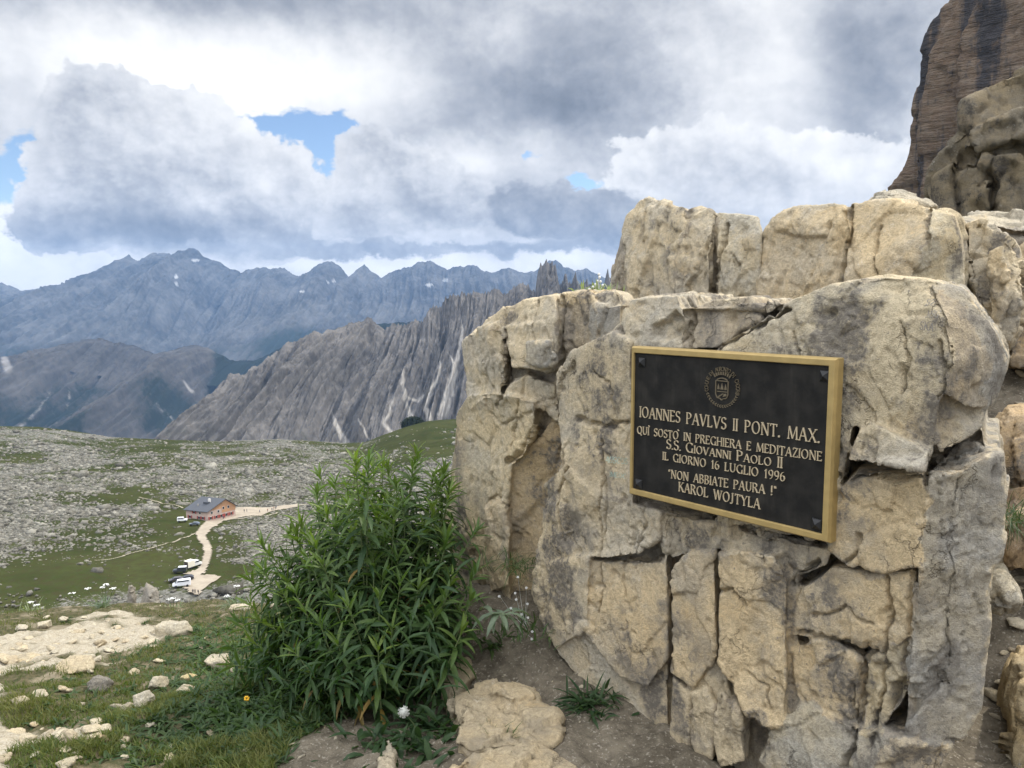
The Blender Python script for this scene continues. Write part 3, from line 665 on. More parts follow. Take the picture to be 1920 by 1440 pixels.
CRK = [([(1740, 528), (1772, 600), (1788, 680), (1768, 742)], .006, .02), ([(1788, 640), (1830, 650), (1880, 690)], .006, .015), ([(1130, 870), (1135, 930), (1130, 1010)], .006, .02), ([(1162, 1055), (1164, 1120)], .006, .02), ([(1205, 940), (1207, 990), (1190, 1045)], .006, .02), ([(1668, 1085), (1660, 1150)], .006, .025), ([(1580, 1065), (1600, 1040), (1610, 1005)], .006, .025), ([(1600, 1360), (1590, 1330), (1600, 1290)], .006, .02), ([(1400, 1260), (1440, 1290), (1440, 1330)], .006, .02), ([(1345, 1110), (1375, 1100), (1395, 1130)], .007, .025), ([(1520, 1160), (1580, 1150), (1640, 1170)], .006, .02), ([(1690, 600), (1700, 680), (1690, 740)], .006, .015), ([(1762, 640), (1768, 700), (1764, 745)], .007, .025), ([(1480, 620), (1500, 680), (1560, 720)], .006, .015), ([(1062, 880), (1040, 930), (1050, 1010)], .007, .03), ([(1110, 700), (1140, 720), (1150, 780)], .006, .02),
 ([(1070, 785), (1110, 800), (1135, 800), (1182, 790)], .012, .03), ([(1125, 830), (1128, 900), (1122, 940), (1122, 1080), (1118, 1150)], .007, .03), ([(1345, 655), (1390, 625), (1430, 605), (1465, 580)], .014, .06), ([(1254, 1055), (1252, 1150), (1256, 1260)], .008, .05), ([(1480, 1105), (1515, 1065), (1530, 1055)], .010, .05),
       ([(1792, 905), (1790, 960), (1788, 1020), (1775, 1200), (1770, 1330)], .005, .02), ([(1575, 893), (1640, 886), (1700, 892), (1760, 878), (1830, 850)], .012, .05), ([(1616, 1245), (1610, 1320), (1600, 1380), (1580, 1440)], .012, .05), ([(1664, 1080), (1668, 1150), (1662, 1220), (1650, 1330), (1630, 1400)], .007, .03), ([(1712, 1070), (1700, 1180), (1695, 1300)], .008, .03), ([(1495, 1196), (1560, 1200), (1625, 1225)], .010, .04),
       ([(1342, 1035), (1342, 1240), (1352, 1300)], .006, .02), ([(1284, 560), (1284, 650)], .010, .05)]
CARV = [([(1212, 612), (1252, 580), (1283, 600), (1282, 640), (1212, 640)], .035), ([(1665, 1285), (1760, 1280), (1770, 1310), (1720, 1340), (1690, 1390), (1668, 1370)], .05), ([(1240, 960), (1290, 975), (1280, 1050), (1245, 1050)], .03), ([(1545, 1240), (1600, 1230), (1590, 1200), (1520, 1190)], .012), ([(1360, 980), (1480, 1010), (1470, 1040), (1370, 1020)], .015), ([(1600, 690), (1640, 640), (1660, 560), (1580, 560), (1500, 600), (1540, 660)], .010)]
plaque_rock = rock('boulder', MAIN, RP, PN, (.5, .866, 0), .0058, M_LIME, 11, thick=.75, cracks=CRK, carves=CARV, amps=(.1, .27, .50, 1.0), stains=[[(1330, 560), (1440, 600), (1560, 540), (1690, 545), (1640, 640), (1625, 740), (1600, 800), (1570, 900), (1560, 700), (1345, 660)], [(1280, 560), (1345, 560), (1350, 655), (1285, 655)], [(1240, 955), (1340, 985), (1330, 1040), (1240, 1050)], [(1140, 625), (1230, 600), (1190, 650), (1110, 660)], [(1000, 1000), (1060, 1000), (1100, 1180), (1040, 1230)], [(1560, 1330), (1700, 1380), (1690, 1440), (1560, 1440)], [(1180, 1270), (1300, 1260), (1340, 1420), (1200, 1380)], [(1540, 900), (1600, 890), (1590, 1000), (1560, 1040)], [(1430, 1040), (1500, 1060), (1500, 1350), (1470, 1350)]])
tag(plaque_rock, 'big cracked tan and grey limestone boulder that carries the bronze plaque', 'boulder', 'blocks of the limestone outcrop')

LP = at(950, 900, 3.72)
LEFT = [
 ([(872, 660), (960, 585), (1080, 570), (1165, 585), (1165, 700), (1060, 760), (1060, 1000), (1010, 1270), (900, 1270), (850, 1100), (850, 900), (872, 760)], dict(d=-.10, tint=DK)),
 [(868, 640, -.08), (895, 612, -.04), (935, 617, 0), (944, 650, .01), (943, 720, .0), (930, 758, -.02), (880, 760, -.05), (872, 720, -.07)],
 [(900, 607, -.08), (950, 577, -.08), (985, 562, -.08), (1040, 553, -.08), (1044, 600, -.02), (1042, 660, -.02), (1040, 700, -.02), (960, 690, .02), (949, 640, 0), (937, 614, -.02)],
 ([(985, 640, .05), (1030, 640, .04), (1040, 680, 0.02), (1020, 692, .03), (985, 682, .06)], dict(tint=GREY)),
 ([(1051, 550, -.1), (1090, 545, -.12), (1110, 548, -.12), (1125, 575, -.1), (1118, 640, -.1), (1075, 665, -.1), (1053, 690, -.1)], dict(tint=TAN)),
 ([(1105, 577, -.09), (1118, 572, -.09), (1118, 638, -.09), (1108, 640, -.1)], dict(tint=GREY)),
 ([(1122, 574, -.09), (1166, 570, -.1), (1162, 630, -.1), (1122, 638, -.09)], dict(tint=GREY)),
 [(1115, 552, -.14), (1130, 546, -.15), (1160, 551, -.15), (1172, 575, -.13), (1110, 577, -.13)],
 [(880, 767, -.04), (930, 767, -.02), (950, 727, 0), (985, 702, 0), (1040, 722, -.03), (1052, 800, -.06), (1000, 762, -.03), (965, 747, .0), (900, 747, 0)],
 ([(852, 775, -.08), (880, 742, -.03), (915, 735, .0), (960, 742, .03), (1000, 755, .03), (1000, 800, .02), (985, 850, .02), (960, 870, .01), (945, 1000, 0), (955, 1050, 0), (960, 1250, -.02), (900, 1250, -.05), (858, 1100, -.08), (835, 1000, -.1), (840, 900, -.1), (850, 830, -.1)], dict(tint=(1.0, .98, .92))),
 ([(985, 855, -.03), (1040, 770, -.06), (1062, 800, -.1), (1055, 900, -.12), (1030, 950, -.14), (1020, 1060, -.14), (1000, 1180, -.14), (960, 1150, -.05), (948, 990, -.04), (962, 875, -.02)], dict(tint=(.92, .86, .78))),
 ([(905, 952, .01), (940, 937, .02), (953, 1000, .02), (953, 1100, .01), (920, 1112, .0), (905, 1040, .01)], dict(tint=TAN)),
]
LCRK = [([(1740, 528), (1772, 600), (1788, 680), (1768, 742)], .006, .02), ([(1788, 640), (1830, 650), (1880, 690)], .006, .015), ([(945, 625), (946, 700), (938, 745), (925, 765)], .012, .05), ([(985, 700), (975, 740), (962, 800), (958, 840)], .008, .03), ([(1047, 560), (1048, 640), (1046, 700)], .012, .06), ([(945, 870), (975, 850), (1000, 800)], .014, .05), ([(905, 740), (910, 775), (930, 800), (1000, 770)], .008, .02), ([(1000, 560), (998, 640)], .007, .03), ([(905, 950), (925, 930), (950, 945), (955, 1000)], .008, .03)]
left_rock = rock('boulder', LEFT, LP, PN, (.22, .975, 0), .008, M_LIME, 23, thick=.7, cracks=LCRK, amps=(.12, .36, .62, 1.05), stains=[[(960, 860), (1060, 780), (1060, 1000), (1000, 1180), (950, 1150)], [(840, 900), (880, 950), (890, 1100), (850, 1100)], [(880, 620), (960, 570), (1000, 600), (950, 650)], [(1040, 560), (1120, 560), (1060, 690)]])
tag(left_rock, 'tall cracked limestone buttress between the leafy shrub and the plaque boulder', 'boulder', 'blocks of the limestone outcrop')

UPT = at(1500, 470, 4.1)
UP1 = [
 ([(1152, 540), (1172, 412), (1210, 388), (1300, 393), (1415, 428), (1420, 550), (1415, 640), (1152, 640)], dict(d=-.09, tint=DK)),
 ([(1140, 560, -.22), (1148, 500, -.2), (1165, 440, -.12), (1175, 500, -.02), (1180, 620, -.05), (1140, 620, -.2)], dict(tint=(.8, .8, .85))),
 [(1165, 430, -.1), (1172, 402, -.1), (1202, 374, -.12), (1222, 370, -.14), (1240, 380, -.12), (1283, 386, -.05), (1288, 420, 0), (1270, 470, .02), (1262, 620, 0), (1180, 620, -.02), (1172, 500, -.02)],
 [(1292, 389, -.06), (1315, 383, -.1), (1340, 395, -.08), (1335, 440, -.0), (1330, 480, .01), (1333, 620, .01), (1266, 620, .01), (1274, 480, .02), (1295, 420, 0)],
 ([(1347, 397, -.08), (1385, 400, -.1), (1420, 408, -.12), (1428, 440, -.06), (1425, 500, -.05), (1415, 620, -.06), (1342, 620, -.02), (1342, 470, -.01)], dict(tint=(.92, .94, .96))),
]
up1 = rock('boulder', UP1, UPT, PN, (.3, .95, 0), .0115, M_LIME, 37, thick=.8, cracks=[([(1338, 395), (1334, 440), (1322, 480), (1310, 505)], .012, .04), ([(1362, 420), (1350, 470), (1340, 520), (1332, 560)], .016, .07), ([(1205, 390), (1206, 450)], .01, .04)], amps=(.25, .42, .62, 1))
tag(up1, 'upper limestone block on the left with a peaked top against the clouds', 'boulder', 'blocks of the limestone outcrop')
UP2 = [
 ([(1428, 440), (1472, 395), (1600, 390), (1780, 405, -.05), (1795, 520, -.1), (1785, 640, -.1), (1428, 640)], dict(d=-.09, tint=DK)),
 ([(1420, 470, -.06), (1440, 415, -.06), (1475, 386, -.1), (1540, 382, -.1), (1585, 381, -.1), (1588, 430, -.01), (1573, 520, .01), (1576, 620, .01), (1425, 620, -.02), (1418, 540, -.04)], dict(tint=TAN)),
 ([(1594, 381, -.1), (1640, 377, -.12), (1700, 378, -.12), (1735, 385, -.1), (1734, 440, 0), (1700, 560, .02), (1585, 620, .02), (1580, 520, .02)], dict(tint=TAN)),
 ([(1738, 386, -.1), (1770, 390, -.14), (1790, 400, -.16), (1803, 450, -.15), (1808, 500, -.2), (1800, 560, -.15), (1700, 620, 0), (1705, 540, .0), (1738, 440, -.0)], dict(tint=(.97, .97, .93))),
]
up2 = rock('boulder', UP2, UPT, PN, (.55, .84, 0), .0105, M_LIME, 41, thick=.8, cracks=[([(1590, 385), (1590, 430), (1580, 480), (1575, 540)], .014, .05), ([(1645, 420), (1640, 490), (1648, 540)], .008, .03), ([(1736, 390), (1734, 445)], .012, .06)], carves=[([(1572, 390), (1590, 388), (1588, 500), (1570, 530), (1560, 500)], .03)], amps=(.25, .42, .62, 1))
tag(up2, 'broad flat-topped limestone block behind the plaque boulder under the stone slab', 'boulder', 'blocks of the limestone outcrop')
RBP = at(1860, 530, 3.75)
rb = rock('boulder', [[(1812, 427, -.06), (1840, 421, -.06), (1880, 441, -.08), (1910, 462, -.1), (1925, 500, -.05), (1918, 560, 0), (1900, 620, 0), (1888, 645, 0), (1870, 640, 0), (1840, 600, .0), (1832, 560, .01), (1822, 520, .01), (1810, 470, -.02)], ([(1855, 470), (1880, 460), (1890, 560), (1870, 630), (1850, 600)], dict(d=.03, tint=TAN)), ([(1800, 430), (1830, 425), (1830, 700), (1800, 700)], dict(d=-.15))], RBP, (-.66, -.75, 0), (.5, .86, 0), .009, M_LIME, 53, thick=.45, amps=(1.2, 1, 1, 1))
tag(rb, 'rounded tan boulder right of the broad upper block, above the rubble', 'boulder', 'blocks of the limestone outcrop')
sl = rock('stone_slab', [[(1640, 384), (1643, 368, -.06), (1662, 359, -.1), (1690, 357, -.14), (1722, 360, -.12), (1745, 372, -.06), (1755, 386, 0), (1700, 392, 0)], ([(1640, 386), (1660, 376), (1720, 378), (1752, 388), (1700, 394)], dict(d=.04))], at(1700, 375, 4.0), (-.5, -.86, 0), (.4, .9, 0), .008, M_PALE, 59, thick=.3, stretch=(.6, .6, 2.5), sc=.7)
tag(sl, 'thin pale stone slab lying on top of the broad upper block', 'stone', None)
sl2 = rock('stone_slab', [[(1792, 418, 0), (1800, 405, -.1), (1840, 391, -.3), (1880, 392, -.35), (1960, 396, -.3), (1960, 440, 0), (1900, 432, .02), (1850, 420, .0)], ([(1795, 420), (1850, 418), (1960, 428), (1960, 520), (1800, 500)], dict(d=-.05, tint=DK))], at(1860, 415, 4.9), (-.45, -.89, 0), (.42, .9, 0), .012, M_PALE, 61, thick=.6, stretch=(.6, .6, 2.0))
tag(sl2, 'wide sunlit pale slab at the right edge below the brown crag', 'stone', None)
for poly, Y, tn, sd, lab in [
 ([(1872, 800, -.05), (1890, 775, -.08), (1930, 770, -.1), (1990, 790, -.05), (1990, 930, 0), (1900, 945, 0), (1868, 900, 0)], 3.5, (.88, .78, .68), 71, 'brown rock at the right edge above a dark grass tuft'),
 ([(1880, 990, -.03), (1905, 960, -.05), (1960, 965, -.03), (1980, 1070, 0), (1890, 1075, 0)], 3.1, (.70, .60, .52), 73, 'dark brown rock at the right edge below the dark grass tuft'),
 ([(1860, 1100, -.02), (1885, 1090, -.05), (1905, 1125, -.02), (1900, 1145, 0), (1862, 1140, 0)], 2.85, (.80, .85, .95), 79, 'small grey wedge of rock beside the lower right of the plaque boulder'),
 ([(1895, 1330, -.03), (1915, 1290, -.06), (1990, 1280, -.05), (1990, 1480, 0), (1890, 1470, 0)], 2.45, (.92, .84, .68), 83, 'tan rock in the lower right corner'),
 ([(1888, 640, -.02), (1905, 600, -.05), (1960, 560, -.05), (1990, 640, 0), (1960, 700, 0), (1895, 690, 0)], 4.3, (.84, .76, .68), 89, 'brown rock at the right edge behind the rounded tan boulder'),
 ([(1902, 480, -.02), (1925, 455, -.08), (1990, 450, -.08), (1990, 560, 0), (1915, 545, 0)], 4.5, (.9, .82, .72), 90, 'brown rock at the right edge below the wide sunlit slab')]:
    tag(rock('rock', [poly], at(poly[0][0], poly[0][1], Y), (-.55, -.83, .0), (.5, .86, 0), .010, M_LIME, sd, thick=.35, tint=tn, sc=.8), lab, 'rock', 'rocks at the right edge')

# crag and tower
M_CRAG = rock_mat('crag_rock', (.215, .172, .108), (.17, .148, .112), (.05, .044, .037), sc=2.6, ochre=(.17, .115, .055))
crag = rock('crag', [
 ([(1730, 345, -.5), (1735, 318, -.4), (1762, 280, -.3), (1800, 250, 0), (1806, 192, -.4), (1850, 172, -.8), (1920, 132, -1.2), (2100, 40, -2), (2400, 40, -2), (2400, 600), (1750, 600), (1745, 400)], dict(d=0)),
 [(1800, 280, .25), (1830, 240, .1), (1870, 225, .1), (1925, 200, .1), (2100, 150, .1), (2100, 256, .3), (1900, 258, .4), (1830, 280, .35)],
 [(1745, 330, .2), (1790, 290, .3), (1800, 400, .4), (1800, 480, .3), (1750, 480, .2)], [(1805, 300, .5), (1850, 290, .4), (1860, 480, .4), (1806, 480, .4)], [(1865, 300, .4), (2100, 280, .3), (2100, 480, .4), (1865, 480, .3)]],
 at(1820, 330, 20), (-.55, -.83, .05), (.6, .8, 0), .085, M_CRAG, 97, sc=5.0, thick=9, cracks=[([(1800, 285), (1790, 340), (1800, 400)], .10, .3), ([(1862, 300), (1866, 350), (1862, 400)], .10, .3)], amps=(.3, .8, 1.2, 1.5))
tag(crag, 'brown craggy rock step at the right edge below the huge striped cliff', 'crag')
def make_tower_mat():
    m, T = newmat('tower_rock'); p = T.vec('SCALE', objvec(T), scale=.1)
    st = T.vec('MULTIPLY', p, (1, 1, .10)); lay = T.vec('MULTIPLY', p, (.3, .3, 2.2))
    n1 = T.noise(st, 1.15, 5, .6); n2 = T.noise(p, 3.0, 6, .7); n3 = T.noise(lay, 2.4, 5, .65)
    c = T.mix(n2.step(.3, .7), (.155, .108, .074), (.195, .152, .114)); c = T.mix(n3.step(.5, .75, 0, .7), c, (.085, .06, .044))
    c = T.mix((n1*.8+n2*.25).step(.51, .61, 0, .9), c, (.045, .045, .05)); T.link(c, T.b.inputs['Base Color'])
    T.b.inputs['Specular IOR Level'].default_value = .1; bump(T, n2*.5+n3*.9, 1.0, 3.5)
    return m
tower = rock('cliff', [
 ([(1655, 362, 0), (1690, 312, 0), (1700, 270, 0), (1708, 200, 0), (1720, 120, 0), (1738, 50, 0), (1775, 0, 0), (1810, -60, 0), (1850, -220, 0), (1900, -420, 0), (2000, -560, 0), (2500, -700, 0), (2500, 700, 0), (1640, 700, 0), (1640, 400, 0)], {}),
 [(1740, 100, 5), (1790, 20, 5), (1850, -150, 5), (2400, -200, 5), (2400, 600, 5), (1720, 600, 5), (1715, 300, 4)],
 [(1800, 60, 9), (1880, -100, 9), (2400, -100, 9), (2400, 600, 9), (1780, 600, 9)]], at(1750, 300, 300), (-.75, -.66, 0), (.68, .73, 0), 1.5, make_tower_mat(), 101, sc=60, thick=70, amps=(.5, .45, .55, 1.2), stretch=(1, 1, 1.0))
tag(tower, kind='structure')

# ---------------------------------------------------------------- near ground
GCP = [(0, 1440, 3.07), (300, 1440, 2.95), (600, 1440, 2.75), (900, 1440, 2.68), (1200, 1440, 2.60), (1450, 1440, 2.55), (1700, 1440, 2.45), (1900, 1440, 2.45), (1040, 1240, 3.33), (1200, 1310, 3.05), (850, 1240, 3.5), (900, 1130, 3.75), (700, 1330, 3.2), (560, 1320, 3.35),
       (0, 1300, 4.3), (300, 1300, 4.0), (450, 1340, 3.45), (0, 1230, 5.7), (200, 1230, 5.6), (0, 1180, 7.2), (300, 1175, 7.3), (450, 1240, 5.0), (560, 1200, 5.2), (150, 1140, 8.9), (400, 1135, 8.9), (0, 1150, 8.6), (600, 1130, 8.0), (700, 1150, 5.6),
       (1890, 1300, 2.75), (1890, 1100, 3.15), (1900, 980, 3.5), (1900, 740, 4.3), (1900, 650, 4.8), (1900, 440, 8.0)]
_gp = np.array([at(*g) for g in GCP]); _ex = np.array([(-3, 0, -.3), (0, 0, .0), (3, 0, .3), (-4, -3, -.5), (4, -3, .5), (0, -3, 0), (-9, 4, -2.2), (-10, 9, -3.4), (.6, 3.5, .25), (1.6, 4.2, .9), (1.0, 6.5, .3), (0, 6, -.8), (0, 9, -1.8), (2.6, 2.2, .5), (3.5, 3, 1.0), (4, 5.5, 1.6), (2.5, 8, 1.6), (6, 9, 2.6)])
_gp = np.vstack([_gp, _ex])
def _tps(r2): return .5*r2*np.log(r2+1e-9)
_K = _tps(((_gp[:, None, :2]-_gp[None, :, :2])**2).sum(-1))+np.eye(len(_gp))*.02; _P = np.hstack([np.ones((len(_gp), 1)), _gp[:, :2]])
_A = np.vstack([np.hstack([_K, _P]), np.hstack([_P.T, np.zeros((3, 3))])]); _S = np.linalg.solve(_A, np.concatenate([_gp[:, 2], np.zeros(3)]))
def z_smooth(X, Y):
    X = np.asarray(X, float); Y = np.asarray(Y, float); Q = np.stack([X.ravel(), Y.ravel()], 1); out = np.empty(len(Q))
    for i in range(0, len(Q), 20000):
        q = Q[i:i+20000]; out[i:i+20000] = _tps(((q[:, None]-_gp[None, :, :2])**2).sum(-1))@_S[:-3]+_S[-3]+q@_S[-2:]
    z = out.reshape(X.shape)
    brow = 9.1+.5*np.sin(X*1.1)+.03*X
    over = np.maximum(Y-brow, 0); return z-over*.62*(over/(over+.5))
def pathness(X, Y):
    """1 on the trodden stony track at the left, 2 on the bare earth under the boulders"""
    PX = proj(np.stack([X.ravel(), Y.ravel(), z_smooth(X, Y).ravel()], 1))
    x, y = PX[:, 0], PX[:, 1]; w = fbm(np.stack([X.ravel()*2.2, Y.ravel()*2.2, 0*x], 1), 4, .6, seed=61)
    def band(pts, wid): return sstep(wid+w*wid*.9-polydist(PX*np.array([1, 1.6]), np.array(pts, float)*np.array([1, 1.6])), -wid*.25, wid*.35)
    t = band([(-80, 1262), (60, 1220), (170, 1198), (255, 1186)], 48)
    t = np.maximum(t, band([(-200, 1300), (-60, 1330), (-10, 1440), (40, 1600)], 66)); t = np.maximum(t, band([(-20, 1360), (70, 1395), (170, 1385)], 22)*.9)
    earth = sstep(w*60+(x-(620-(y-1330)*.9)), -25, 45)*(y > 1000); earth = np.maximum(earth, (x > 840).astype(float))
    earth = np.where(Y.ravel() < 2.3, sstep(X.ravel()+.9+w*.3, -.1, .3), earth)
    return t.reshape(X.shape), earth.reshape(X.shape)
def z_ground(X, Y, fine=True):
    X = np.asarray(X, float); Y = np.asarray(Y, float); z = z_smooth(X, Y); sh = X.shape
    P = np.stack([X.ravel(), Y.ravel(), np.zeros(X.size)], 1)
    z = z+.05*fbm(P*1.3, 4, .55, seed=71).reshape(sh)+.022*fbm(P*7, 3, .6, seed=73).reshape(sh)
    return z
def make_ground():
    m, T = newmat('ground'); p = objvec(T); tr = T.attr('track', 'Fac'); ea = T.attr('earth', 'Fac')
    n1 = T.noise(p, 3, 6, .65); n2 = T.noise(p, 22, 6, .7); n3 = T.noise(p, 95, 4, .7); v = T.voro(p, 120, out='Color'); vs = T.n('ShaderNodeSeparateXYZ'); T.link(v, vs.inputs[0]); vr = Expr(T.nt, vs.outputs[0])
    turf = T.mix(n2.step(.35, .65), (.050, .055, .024), (.12, .10, .058)); turf = T.mix(n1.step(.52, .66, 0, .8), turf, (.26, .22, .155))
    soil = T.mix((n1*.5+n2*.5).step(.38, .62), (.095, .080, .058), (.20, .17, .125)); soil = T.mix((vr*n3).step(.42, .54, 0, .8), soil, (.33, .295, .235))
    grav = T.mix((n2*.6+n3*.4).step(.32, .66), (.23, .195, .135), (.42, .37, .275)); grav = T.mix(vr.step(.2, .9, 0, .5), grav, (.48, .44, .36))
    c = T.mix(ea, turf, soil); c = T.mix(tr, c, grav); T.link(c, T.b.inputs['Base Color']); T.b.inputs['Specular IOR Level'].default_value = .05
    bump(T, n2*.4+n3*.35+vr*.25, 1.0, .03)
    xs = np.concatenate([np.linspace(-14, -4.6, 70), np.linspace(-4.55, 2.6, 330), np.linspace(2.66, 9, 60)]); ys = np.concatenate([np.linspace(-5, 2.2, 60), np.linspace(2.23, 6, 200), np.linspace(6.03, 15, 190)])
    X, Y = np.meshgrid(xs, ys); t, e = pathness(X, Y); Z = z_ground(X, Y)
    P = np.stack([X.ravel(), Y.ravel(), np.zeros(X.size)], 1)
    peb = ridged(P*9, 3, .6, seed=77).reshape(X.shape); Z = Z+t*(.018*peb+.03*fbm(P*3.5, 3, seed=78).reshape(X.shape))+e*.008*peb
    o = mesh_np('ground', np.stack([X, Y, Z], -1).reshape(-1, 3), gridfaces(*X.shape), m, smooth=True, attrs={'track': t.ravel(), 'earth': e.ravel()})
    tag(o, kind='structure')
make_ground()
def gpt(px, py):
    """where the sight line through a pixel meets the ground"""
    d = pdir(px, py); d = d/d[1]; ys = np.arange(1.6, 12, .1); z = z_smooth(d[0]*ys, ys); h = CAM[2]+d[2]*ys; k = np.argmax(h <= z) if (h <= z).any() else len(ys)-1
    ys = np.linspace(max(1.5, ys[k]-.5), ys[k]+.4, 40); X = d[0]*ys; z = z_ground(X, ys); h = CAM[2]+d[2]*ys
    k = np.argmax(h <= z) if (h <= z).any() else len(ys)-1
    return np.array([X[k], ys[k], z[k]])

# ---------------------------------------------------------------- bronze plaque
M_BRASS = flat('brass_frame', (.37, .265, .105), rough=.5, metal=.35, var=.28, scale=26)
def bronze():
    m, T = newmat('dark_bronze'); p = Expr(T.nt, T.n('ShaderNodeTexCoord').outputs['Object']); n = T.noise(p, 14, 5, .6); g = T.noise(p, 420, 2, .6)
    dr = T.noise(T.vec('MULTIPLY', p, (22, 2.2, 1)), 1.0, 5, .65).step(.48, .75)*n.step(.3, .7); c = T.mix(n.step(.35, .65), (.009, .0085, .0075), (.019, .0175, .015)); T.link(T.mix(dr*.7, c, (.040, .036, .029)), T.b.inputs['Base Color']); T.b.inputs['Roughness'].default_value = .62; T.b.inputs['Specular IOR Level'].default_value = .18
    bump(T, g, .25, .001); return m
M_BRONZE = bronze(); M_LETTER = flat('worn_brass_letters', (.50, .41, .27), rough=.5, metal=.2, var=.18, scale=60); M_SEAL = flat('tarnished_brass_relief', (.155, .125, .08), rough=.5, metal=.3, var=.4, scale=90)
# roman capitals as strokes on a 1-high body: (x0,y0,x1,y1,weight) lines and arcs ('a',cx,cy,rx,ry,deg0,deg1)
TH, TN = .088, .052
def _l(x0, y0, x1, y1, w=TH, s=''): return ('l', x0, y0, x1, y1, w, s)
def _a(cx, cy, rx, ry, a0, a1): return ('a', cx, cy, rx, ry, a0, a1)
GL = {
 'I': (.16, [_l(.08, 0, .08, 1, TH, 'bt')]), 'L': (.52, [_l(.08, 0, .08, 1, TH, 'bt'), _l(.08, .03, .48, .03, TN), _l(.48, 0, .50, .18, TN)]),
 'A': (.72, [_l(.04, 0, .36, 1, TN, 'b'), _l(.36, 1, .68, 0, TH, 'e'), _l(.16, .36, .56, .36, TN)]), 'V': (.72, [_l(.04, 1, .36, 0, TH, 'b'), _l(.36, 0, .68, 1, TN, 'e')]),
 'N': (.74, [_l(.08, 0, .08, 1, TN, 'bt'), _l(.08, 1, .66, 0, TH), _l(.66, 0, .66, 1, TN, 'e')]), 'M': (.90, [_l(.06, 0, .12, 1, TN, 'b'), _l(.12, 1, .45, .05, TH), _l(.45, .05, .78, 1, TN), _l(.78, 1, .84, 0, TH, 'e')]),
 'E': (.54, [_l(.08, 0, .08, 1, TH, 'bt'), _l(.08, .97, .48, .97, TN), _l(.08, .52, .42, .52, TN), _l(.08, .03, .50, .03, TN), _l(.48, .82, .48, 1, TN), _l(.50, 0, .50, .18, TN)]),
 'T': (.64, [_l(.32, 0, .32, 1, TH, 'b'), _l(.03, .97, .61, .97, TN), _l(.03, .80, .03, 1, TN), _l(.61, .80, .61, 1, TN)]), 'K': (.66, [_l(.08, 0, .08, 1, TH, 'bt'), _l(.10, .42, .56, 1, TN, 'e'), _l(.24, .58, .62, 0, TH, 'e')]),
 'X': (.70, [_l(.06, 1, .64, 0, TH, 'be'), _l(.06, 0, .64, 1, TN, 'be')]), 'Y': (.70, [_l(.04, 1, .35, .48, TH, 'b'), _l(.66, 1, .35, .48, TN, 'b'), _l(.35, 0, .35, .5, TH, 'b')]), 'W': (1.02, [_l(.04, 1, .28, 0, TH, 'b'), _l(.28, 0, .51, 1, TN), _l(.51, 1, .74, 0, TH), _l(.74, 0, .98, 1, TN, 'e')]),
 'Z': (.60, [_l(.06, .97, .54, .97, TN), _l(.54, .97, .06, .03, TH), _l(.06, .03, .56, .03, TN), _l(.06, .8, .06, 1, TN), _l(.56, 0, .56, .2, TN)]), 'H': (.72, [_l(.08, 0, .08, 1, TH, 'bt'), _l(.64, 0, .64, 1, TH, 'bt'), _l(.08, .52, .64, .52, TN)]),
 'O': (.82, [_a(.41, .5, .35, .48, 0, 360)]), 'Q': (.82, [_a(.41, .5, .35, .48, 0, 360), _l(.46, .14, .78, -.16, TH)]), 'C': (.72, [_a(.42, .5, .36, .48, 42, 318), _l(.69, .72, .69, .94, TN)]), 'G': (.80, [_a(.42, .5, .36, .48, 42, 312), _l(.70, .06, .70, .44, TH, 't'), _l(.69, .76, .69, .95, TN)]),
 'D': (.76, [_l(.08, 0, .08, 1, TH, 'bt'), _a(.22, .5, .46, .47, -90, 90), _l(.08, .97, .24, .97, TN), _l(.08, .03, .24, .03, TN)]), 'P': (.58, [_l(.08, 0, .08, 1, TH, 'bt'), _a(.24, .73, .27, .245, -90, 90), _l(.08, .975, .26, .975, TN), _l(.08, .48, .26, .48, TN)]),
 'R': (.66, [_l(.08, 0, .08, 1, TH, 'bt'), _a(.24, .75, .26, .225, -90, 90), _l(.08, .975, .26, .975, TN), _l(.08, .52, .26, .52, TN), _l(.30, .52, .62, 0, TH, 'e')]), 'B': (.60, [_l(.08, 0, .08, 1, TH, 'bt'), _a(.24, .76, .23, .215, -90, 90), _a(.26, .28, .27, .255, -90, 90), _l(.08, .975, .26, .975, TN), _l(.08, .54, .28, .54, TN), _l(.08, .025, .28, .025, TN)]),
 'S': (.52, [_a(.26, .745, .20, .235, 30, 270), _a(.26, .26, .22, .25, -150, 90), _l(.45, .80, .45, .97, TN), _l(.05, .03, .05, .22, TN)]), 'U': (.74, [_l(.10, .35, .10, 1, TH, 't'), _a(.37, .36, .27, .34, 180, 360), _l(.64, .35, .64, 1, TN, 't')]), 'J': (.40, [_l(.24, .15, .24, 1, TH, 't'), _a(.10, .15, .14, .22, 215, 360)]),
 '1': (.36, [_l(.20, 0, .20, 1, TH, 'b'), _l(.04, .78, .20, .98, TN)]), '6': (.56, [_a(.28, .30, .22, .29, 0, 360), _a(.40, .42, .34, .56, 95, 190)]), '9': (.56, [_a(.28, .70, .22, .29, 0, 360), _a(.16, .58, .34, .56, -85, 10)]),
 '.': (.16, [_l(.08, 0, .08, .13, .13)]), '!': (.2, [_l(.10, .30, .10, 1, .11), _l(.10, 0, .10, .13, .13)]), '"': (.34, [_l(.08, .76, .13, 1, .06), _l(.21, .76, .26, 1, .06)]), '“': (.34, [_l(.08, .76, .13, 1, .06), _l(.21, .76, .26, 1, .06)]), '”': (.34, [_l(.13, .76, .06, 1, .06), _l(.26, .76, .19, 1, .06)]), '`': (.12, [_l(-.22, 1.24, -.06, 1.08, .07)]), ' ': (.62, []),
}
